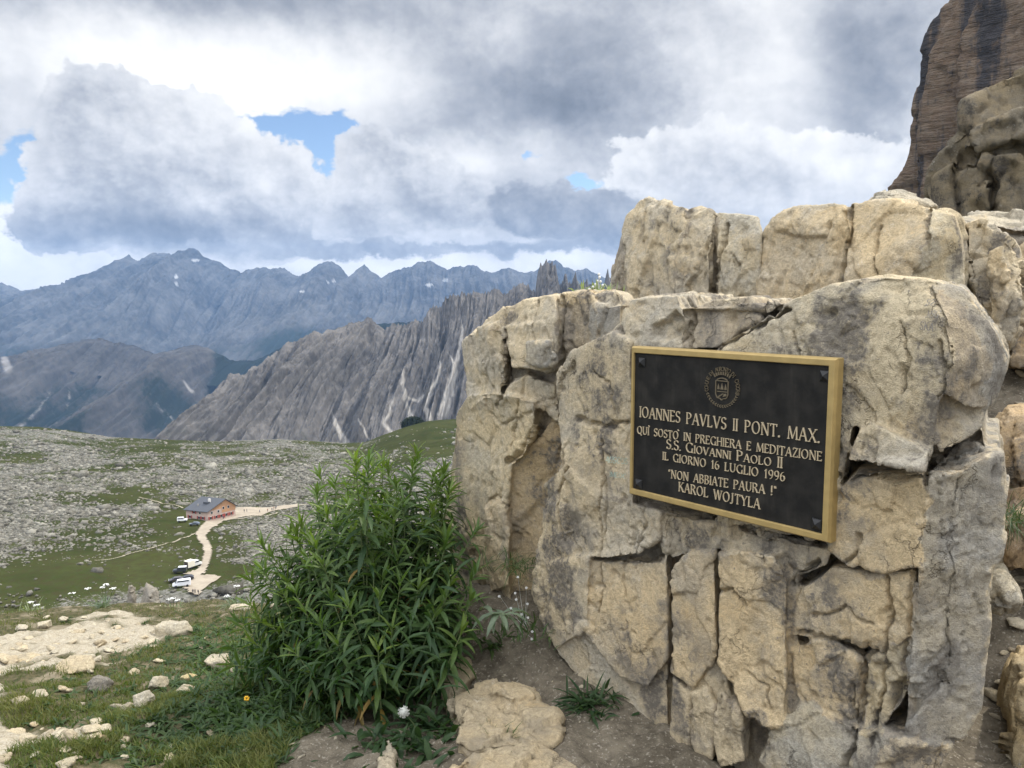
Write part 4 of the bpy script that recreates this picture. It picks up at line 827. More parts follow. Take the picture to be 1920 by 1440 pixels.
def glyph_polys(ch):
    adv, st = GL[ch]; out = []
    def seg(p, q, w):
        p, q = np.array(p), np.array(q); d = q-p; L = np.linalg.norm(d)
        if L < 1e-6: return
        nrm = np.array([-d[1], d[0]])/L*w/2; out.append(np.array([p-nrm, q-nrm, q+nrm, p+nrm]))
    for s in st:
        if s[0] == 'l':
            _, x0, y0, x1, y1, w, sf = s; seg((x0, y0), (x1, y1), w); sw = .10
            if 'b' in sf: yb = .025 if y0 < .5 else .975; seg((x0-sw, yb), (x0+sw, yb), .05)
            if 't' in sf or 'e' in sf: yb = .025 if y1 < .5 else .975; seg((x1-sw, yb), (x1+sw, yb), .05)
        else:
            _, cx, cy, rx, ry, a0, a1 = s; k = max(6, int(abs(a1-a0)/14)); th = np.radians(np.linspace(a0, a1, k+1)); o, i_ = [], []
            for t in th:
                w = TN+(TH-TN)*abs(math.cos(t))**1.3
                o.append((cx+(rx)*math.cos(t)+w/2*math.cos(t), cy+ry*math.sin(t)+TN/2*math.sin(t))); i_.append((cx+rx*math.cos(t)-w/2*math.cos(t), cy+ry*math.sin(t)-TN/2*math.sin(t)))
            for j in range(k): out.append(np.array([i_[j], o[j], o[j+1], i_[j+1]]))
    return adv, out
def prism(mb, poly2, h0, h1):
    n = len(poly2); a = sum(poly2[i][0]*poly2[(i+1) % n][1]-poly2[(i+1) % n][0]*poly2[i][1] for i in range(n)); P = poly2 if a > 0 else poly2[::-1]
    mb.add([(x, y, h0) for x, y in P]+[(x, y, h1) for x, y in P], [tuple(range(n, 2*n))]+[(i, (i+1) % n, n+(i+1) % n, n+i) for i in range(n)])
def text_line(mb, txt, xa, xb, yb, size, h0, h1, big=1.28, slant=0.0):
    """sets a line from xa to xb with its baseline at yb; letters after ^ are taller"""
    g, x, k, up = [], 0.0, 0, False
    for ch in txt:
        if ch == '^': up = True; continue
        adv, ps = glyph_polys(ch); sc = big if up else 1.0; up = False
        g += [np.array([[x+q[0]*sc, q[1]*sc] for q in p]) for p in ps]; x += adv*sc+(.13 if ch not in ' `' else 0)
    sx = (xb-xa)/(x-.13)
    for p in g: k += 1; prism(mb, [(xa+q[0]*sx, yb+q[1]*size+slant*(xa+q[0]*sx)) for q in p], h0, h1+k % 7*2e-5)
def text_ring(mb, txt, r, size, a0, a1, h0, h1):
    n = len(txt)
    for i, ch in enumerate(txt):
        adv, ps = glyph_polys(ch); t = math.radians(a0+(a1-a0)*i/(n-1)); c, s = math.cos(t-math.pi/2), math.sin(t-math.pi/2)
        for p in ps: prism(mb, [((r*math.cos(t))+((q[0]-adv/2)*size*c-(q[1]-.5)*size*s), (r*math.sin(t))+((q[0]-adv/2)*size*s+(q[1]-.5)*size*c)) for q in p], h0, h1)
def build_plaque():
    W_, H_ = .80, .5425
    root = bpy.data.objects.new('memorial_plaque', None); COL.objects.link(root); root.empty_display_size = .1
    Rm = Matrix((tuple(PU), (0, 0, 1), tuple(PN))).transposed().to_4x4(); Rm.translation = Vector(PLQ); root.matrix_world = Rm
    tag(root, 'dark bronze memorial plaque with gold frame and raised gold lettering, fixed to the boulder', 'plaque')
    # local axes: x along the boulder, y up, z out; z = 0 is the front edge of the frame
    fr = MB(); fw = .020; bv = .012; back = -.042
    def ring(hw, hh, z): return [(-hw, -hh, z), (hw-.020, -hh, z), (hw-.020, hh, z), (-hw, hh, z)]
    R_ = [ring(W_/2+.003, H_/2+.003, back), ring(W_/2+.003, H_/2+.003, -bv), ring(W_/2-.002, H_/2-.002, 0), [(-W_/2+.011, -H_/2+fw, 0), (W_/2-fw-.02, -H_/2+fw, 0), (W_/2-fw-.02, H_/2-fw, 0), (-W_/2+.011, H_/2-fw, 0)], [(-W_/2+.013, -H_/2+fw+.002, -.010), (W_/2-fw-.022, -H_/2+fw+.002, -.010), (W_/2-fw-.022, H_/2-fw-.002, -.010), (-W_/2+.013, H_/2-fw-.002, -.010)]]
    V = [v for r in R_ for v in r]; F = [(i*4+j, i*4+(j+1) % 4, i*4+4+(j+1) % 4, i*4+4+j) for i in range(4) for j in range(4)]; fr.add(V, F)
    o = fr.build('frame', M_BRASS, root); b = o.modifiers.new('bevel', 'BEVEL'); b.width = .0015; b.segments = 2; b.limit_method = 'ANGLE'
    pn = MB(); pn.box((-.0145, 0, -.030), (W_-fw-.011-.014, H_-2*fw+.006, .044)); pn.build('panel', M_BRONZE, root)
    z0, z1 = -.0085, -.0035
    def P(x, y):   # photograph pixel -> plaque plane
        q = on_plane(x, y, PLQ+PN*z1, PN)-PLQ; return float(q@PU), float(q[2])
    lines = [('IOANNES PAVLVS II PONT. MAX.', (1199, 782), (1536, 831), .0395, 764), ('QUI` SOSTO` IN PREGHIERA E MEDITAZIONE', (1194, 813), (1540, 865), .0285, 798), ('^S.^S. ^GIOVANNI ^PAOLO ^I^I', (1249, 841), (1466, 878), .0265, 826), ('IL GIORNO 16 LUGLIO 1996', (1242, 862), (1471, 903), .0285, 848), ('“NON ABBIATE PAURA !”', (1252, 896), (1455, 930), .030, 880), ('KAROL WOJTYLA', (1272, 921), (1424, 955), .033, 907)]
    for txt, a, b_, size, _ in lines:
        mb = MB(); (xa, ya), (xb, yb) = P(*a), P(*b_); sl = (yb-ya)/(xb-xa)
        text_line(mb, txt, xa, xb, ya-sl*xa, size, z0, z1, slant=sl); mb.build('lettering', M_LETTER, root)
    # coat of arms: ring of letters, crown, shield with three peaks
    ex, ey = P(1353, 727)
    s = MB(); disc = [(.072*math.cos(t), .072*math.sin(t)) for t in np.linspace(0, 2*math.pi, 41)[:-1]]; prism(s, disc, z0-.002, z0+.0012)
    seal = s.build('seal', M_BRONZE, root); seal.location = (ex, ey, 0)
    t_ = MB(); text_ring(t_, 'COMUNE DI AURONZO DI CADORE', .0615, .0135, 192, -14, z0+.001, z1); t_.build('seal_lettering', M_SEAL, seal)
    wr = MB()
    for k in range(17):
        a = math.radians(200+k*8.75); c = np.array([.061*math.cos(a), .061*math.sin(a)])
        for sg in (-1, 1):
            d = a+math.pi/2+sg*.6; q = c+.0062*np.array([math.cos(d), math.sin(d)])*1.5; nn = np.array([-math.sin(d), math.cos(d)])*.0018; m_ = (c+q)/2
            prism(wr, [tuple(c), tuple(m_-nn), tuple(q), tuple(m_+nn)], z0+.001, z1-.001)
    wr.build('wreath', M_SEAL, seal)
    cr = MB()
    for k in range(8):
        a = math.radians(125-k*10); c = np.array([.046*math.cos(a), .046*math.sin(a)-.004]); d = np.array([math.cos(a), math.sin(a)]); nn = np.array([-d[1], d[0]])*.0021
        prism(cr, [tuple(c-nn), tuple(c+nn), tuple(c+d*.0105+nn*1.3), tuple(c+d*.0105-nn*1.3)], z0+.001, z1)
    arc = [(.036*math.cos(math.radians(a)), .036*math.sin(math.radians(a))-.006) for a in np.linspace(125, 55, 9)]
    for p, q in zip(arc[:-1], arc[1:]): prism(cr, [p, q, (q[0], q[1]+.003), (p[0], p[1]+.003)], z0+.001, z1)
    cr.build('crown', M_SEAL, seal)
    sh = MB(); out = [(-.024, .022), (.024, .022), (.024, -.022), (.018, -.034), (.006, -.036), (0, -.041), (-.006, -.036), (-.018, -.034), (-.024, -.022)]
    for p, q in zip(out, out[1:]+out[:1]):
        d = np.array(q)-np.array(p); nn = np.array([-d[1], d[0]])/np.linalg.norm(d)*.0013; prism(sh, [tuple(np.array(p)-nn), tuple(np.array(q)-nn), tuple(np.array(q)+nn), tuple(np.array(p)+nn)], z0+.001, z1)
    for tri in ([(-.019, -.006), (-.009, -.006), (-.014, .012)], [(-.006, -.006), (.006, -.006), (0, .016)], [(.009, -.006), (.019, -.006), (.014, .013)], [(-.020, -.012), (.020, -.012), (.020, -.0145), (-.020, -.0145)], [(-.016, -.030), (.004, -.018), (.006, -.021), (-.013, -.033)], [(.004, -.030), (.018, -.026), (.017, -.018), (.008, -.02)]): prism(sh, tri, z0+.001, z1-.001)
    sh.build('shield', M_SEAL, seal)
    for (px, py) in ((1203, 679), (1546, 705), (1197, 907), (1531, 983)):
        x, y = P(px, py); st = MB(); h = .0165; st.add([(x-h, y-h, z0-.002), (x+h, y-h, z0-.002), (x+h, y+h, z0-.002), (x-h, y+h, z0-.002), (x-h*.9, y-h*.9, z0+.005), (x+h*.9, y-h*.9, z0+.005), (x+h*.9, y+h*.9, z0+.005), (x-h*.9, y+h*.9, z0+.005), (x, y, z0+.016)],
            [(0, 1, 5, 4), (1, 2, 6, 5), (2, 3, 7, 6), (3, 0, 4, 7), (4, 5, 8), (5, 6, 8), (6, 7, 8), (7, 4, 8)]); st.build('stud', M_STUD, root)
M_STUD = flat('dark_stud', (.030, .030, .030), rough=.42, metal=.5, var=.3, scale=60)
build_plaque()

from mathutils.bvhtree import BVHTree
def paint_marks(lines, col, label):
    """hand-painted strokes that follow the boulder's surface"""
    me = plaque_rock.data; n = len(me.vertices); co = np.empty(n*3, np.float32); me.vertices.foreach_get('co', co); co = co.reshape(-1, 3)
    near = np.linalg.norm(co-on_plane(*lines[0][1], RP, PN), axis=1) < .35; lv = np.empty(len(me.loops), np.int32); me.loops.foreach_get('vertex_index', lv); Fq = lv.reshape(-1, 4); Fq = Fq[near[Fq].all(1)]
    tree = BVHTree.FromPolygons([tuple(v) for v in co], [tuple(f) for f in Fq]); mb = MB()
    for txt, a, b_, size in lines:
        tmp = MB(); A, B = on_plane(*a, RP, PN), on_plane(*b_, RP, PN); ax = B-A; Lx = np.linalg.norm(ax); ax = ax/Lx; text_line(tmp, txt, 0, Lx, 0, size, 0, .001)
        for V, k in zip(tmp.V, range(len(tmp.V))):
            q = len(V)//2; pts = np.array(V)[:q, :2]; m = 3; grid = []
            if q != 4: continue
            for i in range(m+1):
                for s in (0, 1): grid.append((pts[0] if s == 0 else pts[3])*(1-i/m)+(pts[1] if s == 0 else pts[2])*(i/m))
            out = []
            for g in grid:
                o = A+ax*g[0]+np.array([0, 0, 1.0])*g[1]+PN*.2; h = tree.ray_cast(Vector(o), Vector(-PN))[0]
                if h is None: break
                out.append(np.array(h)+PN*.0015)
            if len(out) == len(grid): mb.add(out, [(2*i, 2*i+2, 2*i+3, 2*i+1) for i in range(m)])
    if mb.n: tag(mb.build('painted_marks', flat('faded_paint_'+txt.lower(), col, rough=.9, var=.35, scale=90)), label, 'graffiti')
paint_marks([('AUSCOS', (1131, 868), (1174, 871), .024), ('IMEOC', (1140, 894), (1172, 898), .019)], (.36, .50, .42), 'faded turquoise handwriting on the boulder just left of the plaque')
paint_marks([('SZ', (1716, 572), (1732, 573), .016), ('MSG', (1722, 596), (1746, 596), .02), ('SKA', (1714, 618), (1740, 622), .022)], (.20, .19, .18), 'small dark scribble scratched on the upper right of the plaque boulder')

# ---------------------------------------------------------------- stones near the viewpoint
def stone_mesh(size, seed, voxel, flatness=.6, sc=.5, sharp=1.0):
    r = np.random.default_rng(seed); P = r.normal(size=(16, 3)); P /= np.linalg.norm(P, axis=1)[:, None]; P *= r.uniform(.75, 1.1, (16, 1)); P = P*np.array(size)/2
    P[:, 2] = np.clip(P[:, 2], -size[2]*.42, size[2]*flatness*.75)
    bm = bmesh.new(); vs = [bm.verts.new(p) for p in P]; bmesh.ops.convex_hull(bm, input=vs)
    for v in [v for v in bm.verts if not v.link_faces]: bm.verts.remove(v)
    bm.verts.index_update(); V = [tuple(v.co) for v in bm.verts]; F = [[v.index for v in f.verts] for f in bm.faces]; bm.free()
    V, F = remesh(V, F, voxel); V = smooth(V, F, 1); N = vnormals(V, F); V = rough(V, N, max(size)*sc, seed, (.4, .9*sharp, 1.0*sharp, 1.0), (1, 1, 1))
    return V, F
def place_stone(name, px, py, wpx, hpx, seed, label, mat, tint=(1, 1, 1), dep=.8, rz=0.0, sink=.25, flat_=.7, group=None, cat='stone'):
    p = gpt(px, py); w = wpx/FPX*p[1]; h = hpx/FPX*p[1]*1.1; V, F = stone_mesh((w, w*dep, h), seed, max(w/26, .004), flat_)
    o = mesh_np(name, V, F, mat, smooth=True, attrs={'tint': np.tile(np.array(tint, float), (len(V), 1))})
    o.location = (p[0], p[1], p[2]+h*(.42-sink)); o.rotation_euler = (0, 0, rz); return tag(o, label, cat, group)
WHT = (1.08, 1.08, 1.06); GRS = (.52, .54, .60)
for a in [
 ('stone', 330, 1190, 86, 52, 201, 'pale stone with a white top on the grassy brow beside the stony path', M_PALE, (1.0, 1.0, .98), .7, .2, .3),
 ('stone', 142, 1252, 96, 34, 202, 'flat tan slab half buried at the edge of the stony path', M_PALE, (1.05, .98, .85), .9, .1, .35),
 ('stone', 190, 1298, 66, 40, 203, 'dark grey brick-shaped stone lying in the grass', M_PALE, GRS, .6, .15, .2),
 ('stone', 272, 1330, 56, 44, 204, 'jagged white stone in the grass in front of the grey brick-shaped one', M_PALE, WHT, .7, .6, .2),
 ('stone', 242, 1334, 34, 26, 205, 'small low stone touching the left of the jagged white stone', M_PALE, (.95, .93, .88), .8, .1, .3),
 ('stone', 298, 1290, 42, 30, 206, 'rounded pale stone between the jagged white stone and the shrub', M_PALE, WHT, .8, .9, .2),
 ('stone', 350, 1302, 42, 26, 207, 'pitted pale stone next to the low weeds', M_PALE, (.95, .93, .86), .8, .3, .3),
 ('stone', 408, 1250, 62, 38, 208, 'white angular stone half hidden by the lowest shoots of the shrub', M_PALE, WHT, .7, .5, .2),
 ('stone', 352, 1272, 40, 18, 209, 'yellowish flat stone below the white angular stone', M_PALE, (1.08, 1.0, .74), .8, .2, .3),
 ('stone', 160, 1376, 26, 18, 210, 'small white stone at the bottom left beside a smaller chip', M_PALE, WHT, .8, .2, .2),
 ('stone', 174, 1360, 14, 8, 211, 'tiny white chip behind the small white stone at the bottom left', M_PALE, WHT, .8, .2, .2),
 ('stone', 152, 1324, 20, 12, 212, 'small white stone left of the jagged white stone, alone in the turf', M_PALE, WHT, .8, .6, .2),
 ('stone', 84, 1176, 32, 20, 213, 'pale wedge-shaped stone on the far side of the stony path', M_PALE, WHT, .8, .6, .2),
 ('stone', 118, 1166, 26, 14, 214, 'rounded pale stone on the brow right of the wedge-shaped one', M_PALE, WHT, .8, .1, .2),
 ('stone', 38, 1182, 30, 14, 215, 'low pale stone on the brow near the left edge', M_PALE, WHT, .8, .1, .2),
 ('stone', 126, 1438, 52, 20, 216, 'flat pale slab at the bottom edge in the lower left', M_PALE, (1, .98, .9), .8, .4, .3),
 ('stone', 142, 1420, 32, 14, 217, 'white flake just behind the slab at the bottom edge', M_PALE, WHT, .8, .1, .3),
 ('stone', 192, 1396, 34, 20, 218, 'brown clod-like stone in the turf at the lower left', M_PALE, (.42, .36, .30), .8, .1, .3),
 ('stone', 76, 1304, 40, 18, 219, 'flat pale stone between path and turf at the left', M_PALE, WHT, .8, .1, .3),
 ('stone', 46, 1238, 60, 20, 220, 'broad low slab in the middle of the stony path', M_PALE, (1.05, 1, .9), .8, .1, .4),
 ('stone', 452, 1142, 54, 14, 221, 'long pale slab on the brow just left of the shrub', M_PALE, WHT, .6, .1, .3),
 ('stone', 520, 1136, 30, 10, 222, 'pale flake on the brow half hidden behind the shrub', M_PALE, WHT, .7, .1, .3),
 ('stone', 250, 1262, 30, 14, 223, 'pale stone between the path and the grey brick-shaped stone', M_PALE, (1, .97, .88), .8, .1, .3),
 ('stone', 548, 1404, 34, 12, 224, 'thin sliver of stone on the bare brown earth', M_PALE, (1, .96, .88), .3, .7, .2),
 ('stone', 800, 1256, 30, 26, 225, 'small grey-brown stone under the shrub by the pale step rock', M_PALE, (.75, .70, .66), .8, .1, .2),
 ('stone', 700, 1312, 26, 26, 226, 'small rounded stone at the foot of the shrub', M_PALE, (.7, .64, .6), .8, .1, .2),
 ]: place_stone(a[0], a[1], a[2], a[3], a[4], a[5], a[6], a[7], a[8], a[9], a[10], a[11])
def step(poly, z, label, seed, tint=(1.1, 1.0, .84), **kw):
    o = rock('step_rock', poly, (0, 3, z), (0, 0, 1), (.0, .12, -1), .0075, M_PALE, seed, sc=.7, thick=.3, tint=tint, stretch=(.7, .7, 2.2), amps=(.3, .5, .9, .9), **kw); return tag(o, label, 'rock', 'pale step rocks at the foot of the boulder')
_z = lambda px, py: float(gpt(px, py)[2])
step([[(852, 1305), (900, 1278), (960, 1270), (1008, 1285), (1012, 1318), (1046, 1342), (1052, 1378), (1020, 1402), (950, 1396), (880, 1406), (855, 1390), (862, 1350)], ([(930, 1276), (985, 1278), (1000, 1300), (960, 1310), (925, 1300)], dict(d=.03))], _z(950, 1390)+.045, 'broad pale step rock in the middle below the buttress', 301)
step([[(846, 1432), (885, 1405), (950, 1398), (1030, 1400), (1085, 1432), (1130, 1530), (840, 1530)]], _z(950, 1439)+.05, 'pale step rock cut by the bottom edge of the photo', 303)
step([[(818, 1264), (848, 1230), (880, 1234), (890, 1258), (868, 1290), (850, 1330), (838, 1305)]], _z(850, 1300)+.06, 'rough pale step rock between the shrub and the broad step', 305, (.95, .9, .8))
step([[(713, 1405), (728, 1382), (741, 1398), (738, 1520), (708, 1520)]], _z(720, 1439)+.06, 'narrow pale rock at the bottom edge beside the dandelion', 307, (.98, .95, .9))
# small stones, copied
proto = []
for k in range(7):
    V, F = stone_mesh((1.0, .7, .5), 400+k, .075, .8); o = mesh_np('small_stone', V*1.0, F, M_PALE, smooth=True, attrs={'tint': np.tile(np.array([(1.08, 1.05, .98), (.9, .86, .8), (1.1, 1.1, 1.08)][k % 3]), (len(V), 1))}); proto.append(o)
used = set()
def scatter(n, box_, smin, smax, label, group, test):
    c = 0; it = 0
    while c < n and it < n*30:
        it += 1; px, py = RNG.uniform(box_[0], box_[2]), RNG.uniform(box_[1], box_[3])
        if not test(px, py): continue
        p = gpt(px, py); k = int(RNG.integers(7)); o = proto[k]
        if k in used: o = o.copy(); COL.objects.link(o)
        used.add(k); s = RNG.uniform(smin, smax)*RNG.uniform(.6, 1.2); o.location = (p[0], p[1], p[2]+s*.10); o.scale = (s, s*RNG.uniform(.8, 1.2), s*RNG.uniform(.5, 1)); o.rotation_euler = (RNG.uniform(-.3, .3), RNG.uniform(-.3, .3), RNG.uniform(0, 6.28)); tag(o, label, 'stone', group); c += 1
def tval(px, py): p = gpt(px, py); t, e = pathness(np.array([p[0]]), np.array([p[1]])); return float(t[0]), float(e[0])
scatter(130, (0, 1160, 420, 1440), .03, .15, 'small pale stone scattered on the stony path at the left', 'small stones on the path', lambda x, y: tval(x, y)[0] > .5)
scatter(40, (0, 1130, 480, 1440), .03, .11, 'small pale stone lying in the turf', 'small stones in the turf', lambda x, y: tval(x, y)[0] < .2)
scatter(80, (520, 1240, 1260, 1440), .010, .042, 'small stone on the bare earth below the boulders', 'small stones on the bare earth', lambda x, y: tval(x, y)[1] > .6)
scatter(45, (1860, 640, 1920, 1440), .03, .12, 'broken rubble stone at the right edge beside the boulder', 'rubble at the right edge', lambda x, y: True)
# two weathered boulders below the brow
for px, py, w, h, sd, lb in ((246, 1128, 30, 32, 451, 'small squarish grey boulder on the slope behind the brow'), (284, 1134, 50, 40, 452, 'pitted grey boulder right of the squarish one behind the brow')):
    Y = 13.5; P_ = at(px, py, Y); zf = -3.6-(Y-9.5)*.60; ww = w/FPX*Y; V, F = stone_mesh((ww, ww*.8, h/FPX*Y*1.5+.5), sd, ww/24, 1.1); V[:, 2] -= V[:, 2].max(); o = mesh_np('boulder', V, F, M_PALE, smooth=True, attrs={'tint': np.tile(np.array((.62, .64, .70)), (len(V), 1))})
    o.location = (P_[0], Y, at(px, py-h, Y)[2]); tag(o, lb, 'boulder')
    b_ = MB(); b_.ball((P_[0], Y, zf-.1), (ww*1.5, ww*1.5, abs(at(px, py, Y)[2]-zf)+.12), 16, 10)
    q = mesh_np('turf_mound', np.vstack(b_.V), np.array(b_.F), bpy.data.materials['ground'], smooth=True, attrs={'track': np.zeros(b_.n), 'earth': np.zeros(b_.n)+.1}); tag(q, kind='structure')

# ---------------------------------------------------------------- plants
def leaf_mat(name, a, b, rough_=.55, trans=.35):
    m, T = newmat(name); t = T.attr('tint', 'Fac'); n = T.noise(Expr(T.nt, T.n('ShaderNodeTexCoord').outputs['Object']), 60, 3, .6)
    c = T.mix(t, a, b); c = T.mix(t.step(1.2, 1.4), c, (.17, .12, .04)); rnd = Expr(T.nt, T.n('ShaderNodeObjectInfo').outputs['Random']); c = T.mix(rnd, T.mix(1.0, c, (.72, .80, .85), 'MULTIPLY'), T.mix(1.0, c, (1.25, 1.15, .95), 'MULTIPLY')); c = T.mix(n.step(.2, .8), T.mix(1.0, c, (.78, .80, .8), 'MULTIPLY'), T.mix(1.0, c, (1.2, 1.18, 1.1), 'MULTIPLY')); T.link(c, T.b.inputs['Base Color'])
    T.b.inputs['Roughness'].default_value = rough_; T.b.inputs['Specular IOR Level'].default_value = .3
    tr = T.n('ShaderNodeBsdfTranslucent'); T.link(T.mix(1.0, c, (1.5, 1.7, .7), 'MULTIPLY'), tr.inputs[0]); mx = T.n('ShaderNodeMixShader'); mx.inputs[0].default_value = trans
    o = [n_ for n_ in m.node_tree.nodes if n_.type == 'OUTPUT_MATERIAL'][0]; m.node_tree.links.new(T.b.outputs[0], mx.inputs[1]); m.node_tree.links.new(tr.outputs[0], mx.inputs[2]); m.node_tree.links.new(mx.outputs[0], o.inputs[0])
    return m
M_LEAF = leaf_mat('willowherb_leaf', (.030, .063, .021), (.098, .148, .036)); M_DARKLEAF = leaf_mat('weed_leaf', (.030, .060, .022), (.075, .11, .04)); M_GREYLEAF = leaf_mat('grey_leaf', (.15, .19, .14), (.21, .25, .17)); M_GRASS = leaf_mat('grass_blade', (.042, .080, .018), (.14, .14, .05), .7, .3)
M_STEM = flat('green_stem', (.10, .13, .05), rough=.7); M_WHITE = flat('white_petal', (.58, .58, .55), rough=.7, var=.05); M_YEL = flat('yellow_petal', (.75, .42, .03), rough=.6); M_FLUFF = flat('seed_fluff', (.36, .36, .32), rough=1, var=.2, scale=200)
class LB:
    """collects leaves and stems into arrays"""
    def __init__(s): s.V, s.F, s.T, s.M, s.n = [], [], [], [], 0
    def leaf(s, p, d, L, w, droop, tint, segs=5, fold=.22, twist=0.0):
        d = np.asarray(d, float); d = d/np.linalg.norm(d); side = np.cross(d, [0, 0, 1.]); side = side/(np.linalg.norm(side)+1e-9)
        if twist: u0 = np.cross(side, d); side = side*math.cos(twist)+u0*math.sin(twist)
        pos = np.array(p, float); dirv = d.copy(); V = []
        for i in range(segs+1):
            t = i/segs; ww = w*.5*(math.sin(math.pi*min(1, t*.93+.05))**.8)*(1-.25*t) if i < segs else 0.0006
            up = np.cross(side, dirv); V += [pos-side*ww+up*ww*fold*2, pos.copy(), pos+side*ww+up*ww*fold*2]
            dirv = dirv+np.array([0, 0, -droop/segs]); dirv /= np.linalg.norm(dirv); pos = pos+dirv*(L/segs)
        k = s.n
        for i in range(segs): a = k+i*3; s.F += [(a, a+1, a+4, a+3), (a+1, a+2, a+5, a+4)]; s.M += [0, 0]
        s.V += V; s.T += [tint]*len(V); s.n += len(V)
    def stem(s, pts, r0, r1, tint, k=5):
        mb = MB(); mb.tube(pts, np.linspace(r0, r1, len(pts)), k); b = s.n; s.V += list(np.vstack(mb.V)); s.T += [tint]*mb.n
        for f in mb.F:
            if len(f) == 4: s.F.append(tuple(i+b for i in f)); s.M.append(1)
        s.n += mb.n
    def build(s, name, mats, parent=None):
        return mesh_np(name, np.array(s.V), np.array(s.F), mats, parent, smooth=True, attrs={'tint': np.array(s.T)}, matidx=s.M)
def shoot(h, seed, dens=.0122, L=.148, w=.0255):
    r = np.random.default_rng(seed); b = LB(); n = 10; cx_, cy_ = r.normal(size=2)*.05*h
    pts = np.array([(cx_*(t*t), cy_*(t*t), h*t) for t in np.linspace(0, 1, n)]); b.stem(pts, .0045, .0022, .2)
    z = h*.16; a = r.uniform(0, 6.28)
    while z < h*1.0:
        t = z/h; ang = a; a += 2.4+r.normal()*.12; p = np.array([cx_*t*t, cy_*t*t, z])
        top = sstep(np.array([t]), .80, 1.0)[0]; ln = L*(1-.40*top)*r.uniform(.8, 1.15)*(.75+.25*min(1, (t-.1)*4)); el = .28+.80*top+r.normal()*.16
        b.leaf(p, (math.cos(ang)*math.cos(el), math.sin(ang)*math.cos(el), math.sin(el)), ln, w*(1-.42*top)*r.uniform(.85, 1.15), (1.1-.55*top)*r.uniform(.6, 1.4), (1.5 if (t < .55 and r.uniform() < .05) else float(np.clip(.02+.40*t*t+.55*top+r.normal()*.10, 0, 1))), twist=r.normal()*.35)
        z += dens*(1.25-.75*top)*r.uniform(.7, 1.3)
    return b
root = empty('leafy_shrub', gpt(690, 1300)); tag(root, 'large leafy green willowherb clump growing left of the limestone buttress', 'shrub')
variants = []
for k, h in enumerate((.45, .58, .70, .82, .94, 1.05)):
    for q in range(2): variants.append((h, shoot(h, 500+k*2+q).build('shoot', [M_LEAF, M_STEM], root)))
vused = set()
def add_shoot(px, py, Y, bx, rot=None):
    tip = at(px, py, Y); base_x = (bx-CX)/FPX*(Y)*1.0; base = np.array([base_x, Y+RNG.normal()*.06, 0]); base[2] = z_ground(np.array([base[0]]), np.array([base[1]]))[0]-.03
    v = tip-base; h = np.linalg.norm(v); i = int(np.argmin([abs(hh-h)+RNG.uniform(0, .08) for hh, _ in variants])); hh, o = variants[i]
    if i in vused: o = o.copy(); COL.objects.link(o); o.parent = root
    vused.add(i); q = Vector(v).to_track_quat('Z', 'Y')@Matrix.Rotation(RNG.uniform(0, 6.28), 4, 'Z').to_quaternion(); s = h/hh; o.rotation_mode = 'QUATERNION'; o.rotation_quaternion = q; o.location = Vector(base)-root.location; o.scale = (.75+.25*s,)*2+(s,)
TIPS = [(487, 1022, 3.7), (510, 1052, 3.6), (545, 1000, 3.8), (585, 925, 3.9), (560, 975, 3.75), (612, 905, 4.0), (640, 905, 4.1), (660, 888, 3.9), (700, 872, 4.0), (725, 866, 4.1), (765, 876, 3.9), (800, 866, 4.0), (830, 878, 3.9), (815, 900, 3.7), (745, 905, 3.75), (690, 925, 3.8), (650, 945, 3.7), (605, 960, 3.6), (735, 958, 3.5), (680, 1002, 3.45), (775, 990, 3.5), (815, 1010, 3.45), (630, 1042, 3.35), (690, 1052, 3.3), (750, 1075, 3.3), (845, 1090, 3.35), (675, 1135, 3.1), (590, 1170, 3.15), (545, 1235, 3.2), (520, 1120, 3.5), (470, 1130, 3.7), (560, 1100, 3.4), (615, 1110, 3.3), (715, 1120, 3.2), (790, 1100, 3.3), (500, 1180, 3.5), (455, 1190, 3.7), (780, 940, 3.6), (835, 950, 3.6), (840, 1010, 3.5), (600, 1010, 3.55), (555, 1050, 3.6), (640, 990, 3.6), (715, 1010, 3.55), (640, 870, 4.15), (590, 1060, 3.5), (530, 1090, 3.6), (660, 1090, 3.4), (860, 1140, 3.35), (810, 1160, 3.2), (745, 1180, 3.15), (630, 1200, 3.1), (700, 1210, 3.05), (490, 1225, 3.5), (430, 1215, 3.9), (440, 1250, 3.7), (520, 1270, 3.3), (580, 1260, 3.2), (750, 1030, 3.45), (800, 1060, 3.4), (570, 1140, 3.35), (525, 1010, 3.8), (605, 880, 4.1), (770, 850, 4.15), (690, 960, 3.6), (720, 1080, 3.3)]
TIPS += [(850, 915, 3.62), (862, 985, 3.5), (872, 1060, 3.4), (885, 1120, 3.25), (868, 1190, 3.1), (845, 880, 3.75), (820, 1110, 3.25), (455, 1090, 3.8), (480, 1160, 3.6), (445, 1160, 3.8), (470, 1210, 3.55), (500, 1060, 3.7), (530, 1180, 3.4)]
TIPS += [(x+RNG.uniform(-45, 25), y+RNG.uniform(15, 70), Y+RNG.uniform(-.2, .25)) for (x, y, Y) in TIPS[:22]]
for (x, y, Y) in TIPS: add_shoot(x+RNG.normal()*4, y+RNG.normal()*4, Y, .42*x+.58*705+RNG.normal()*22)
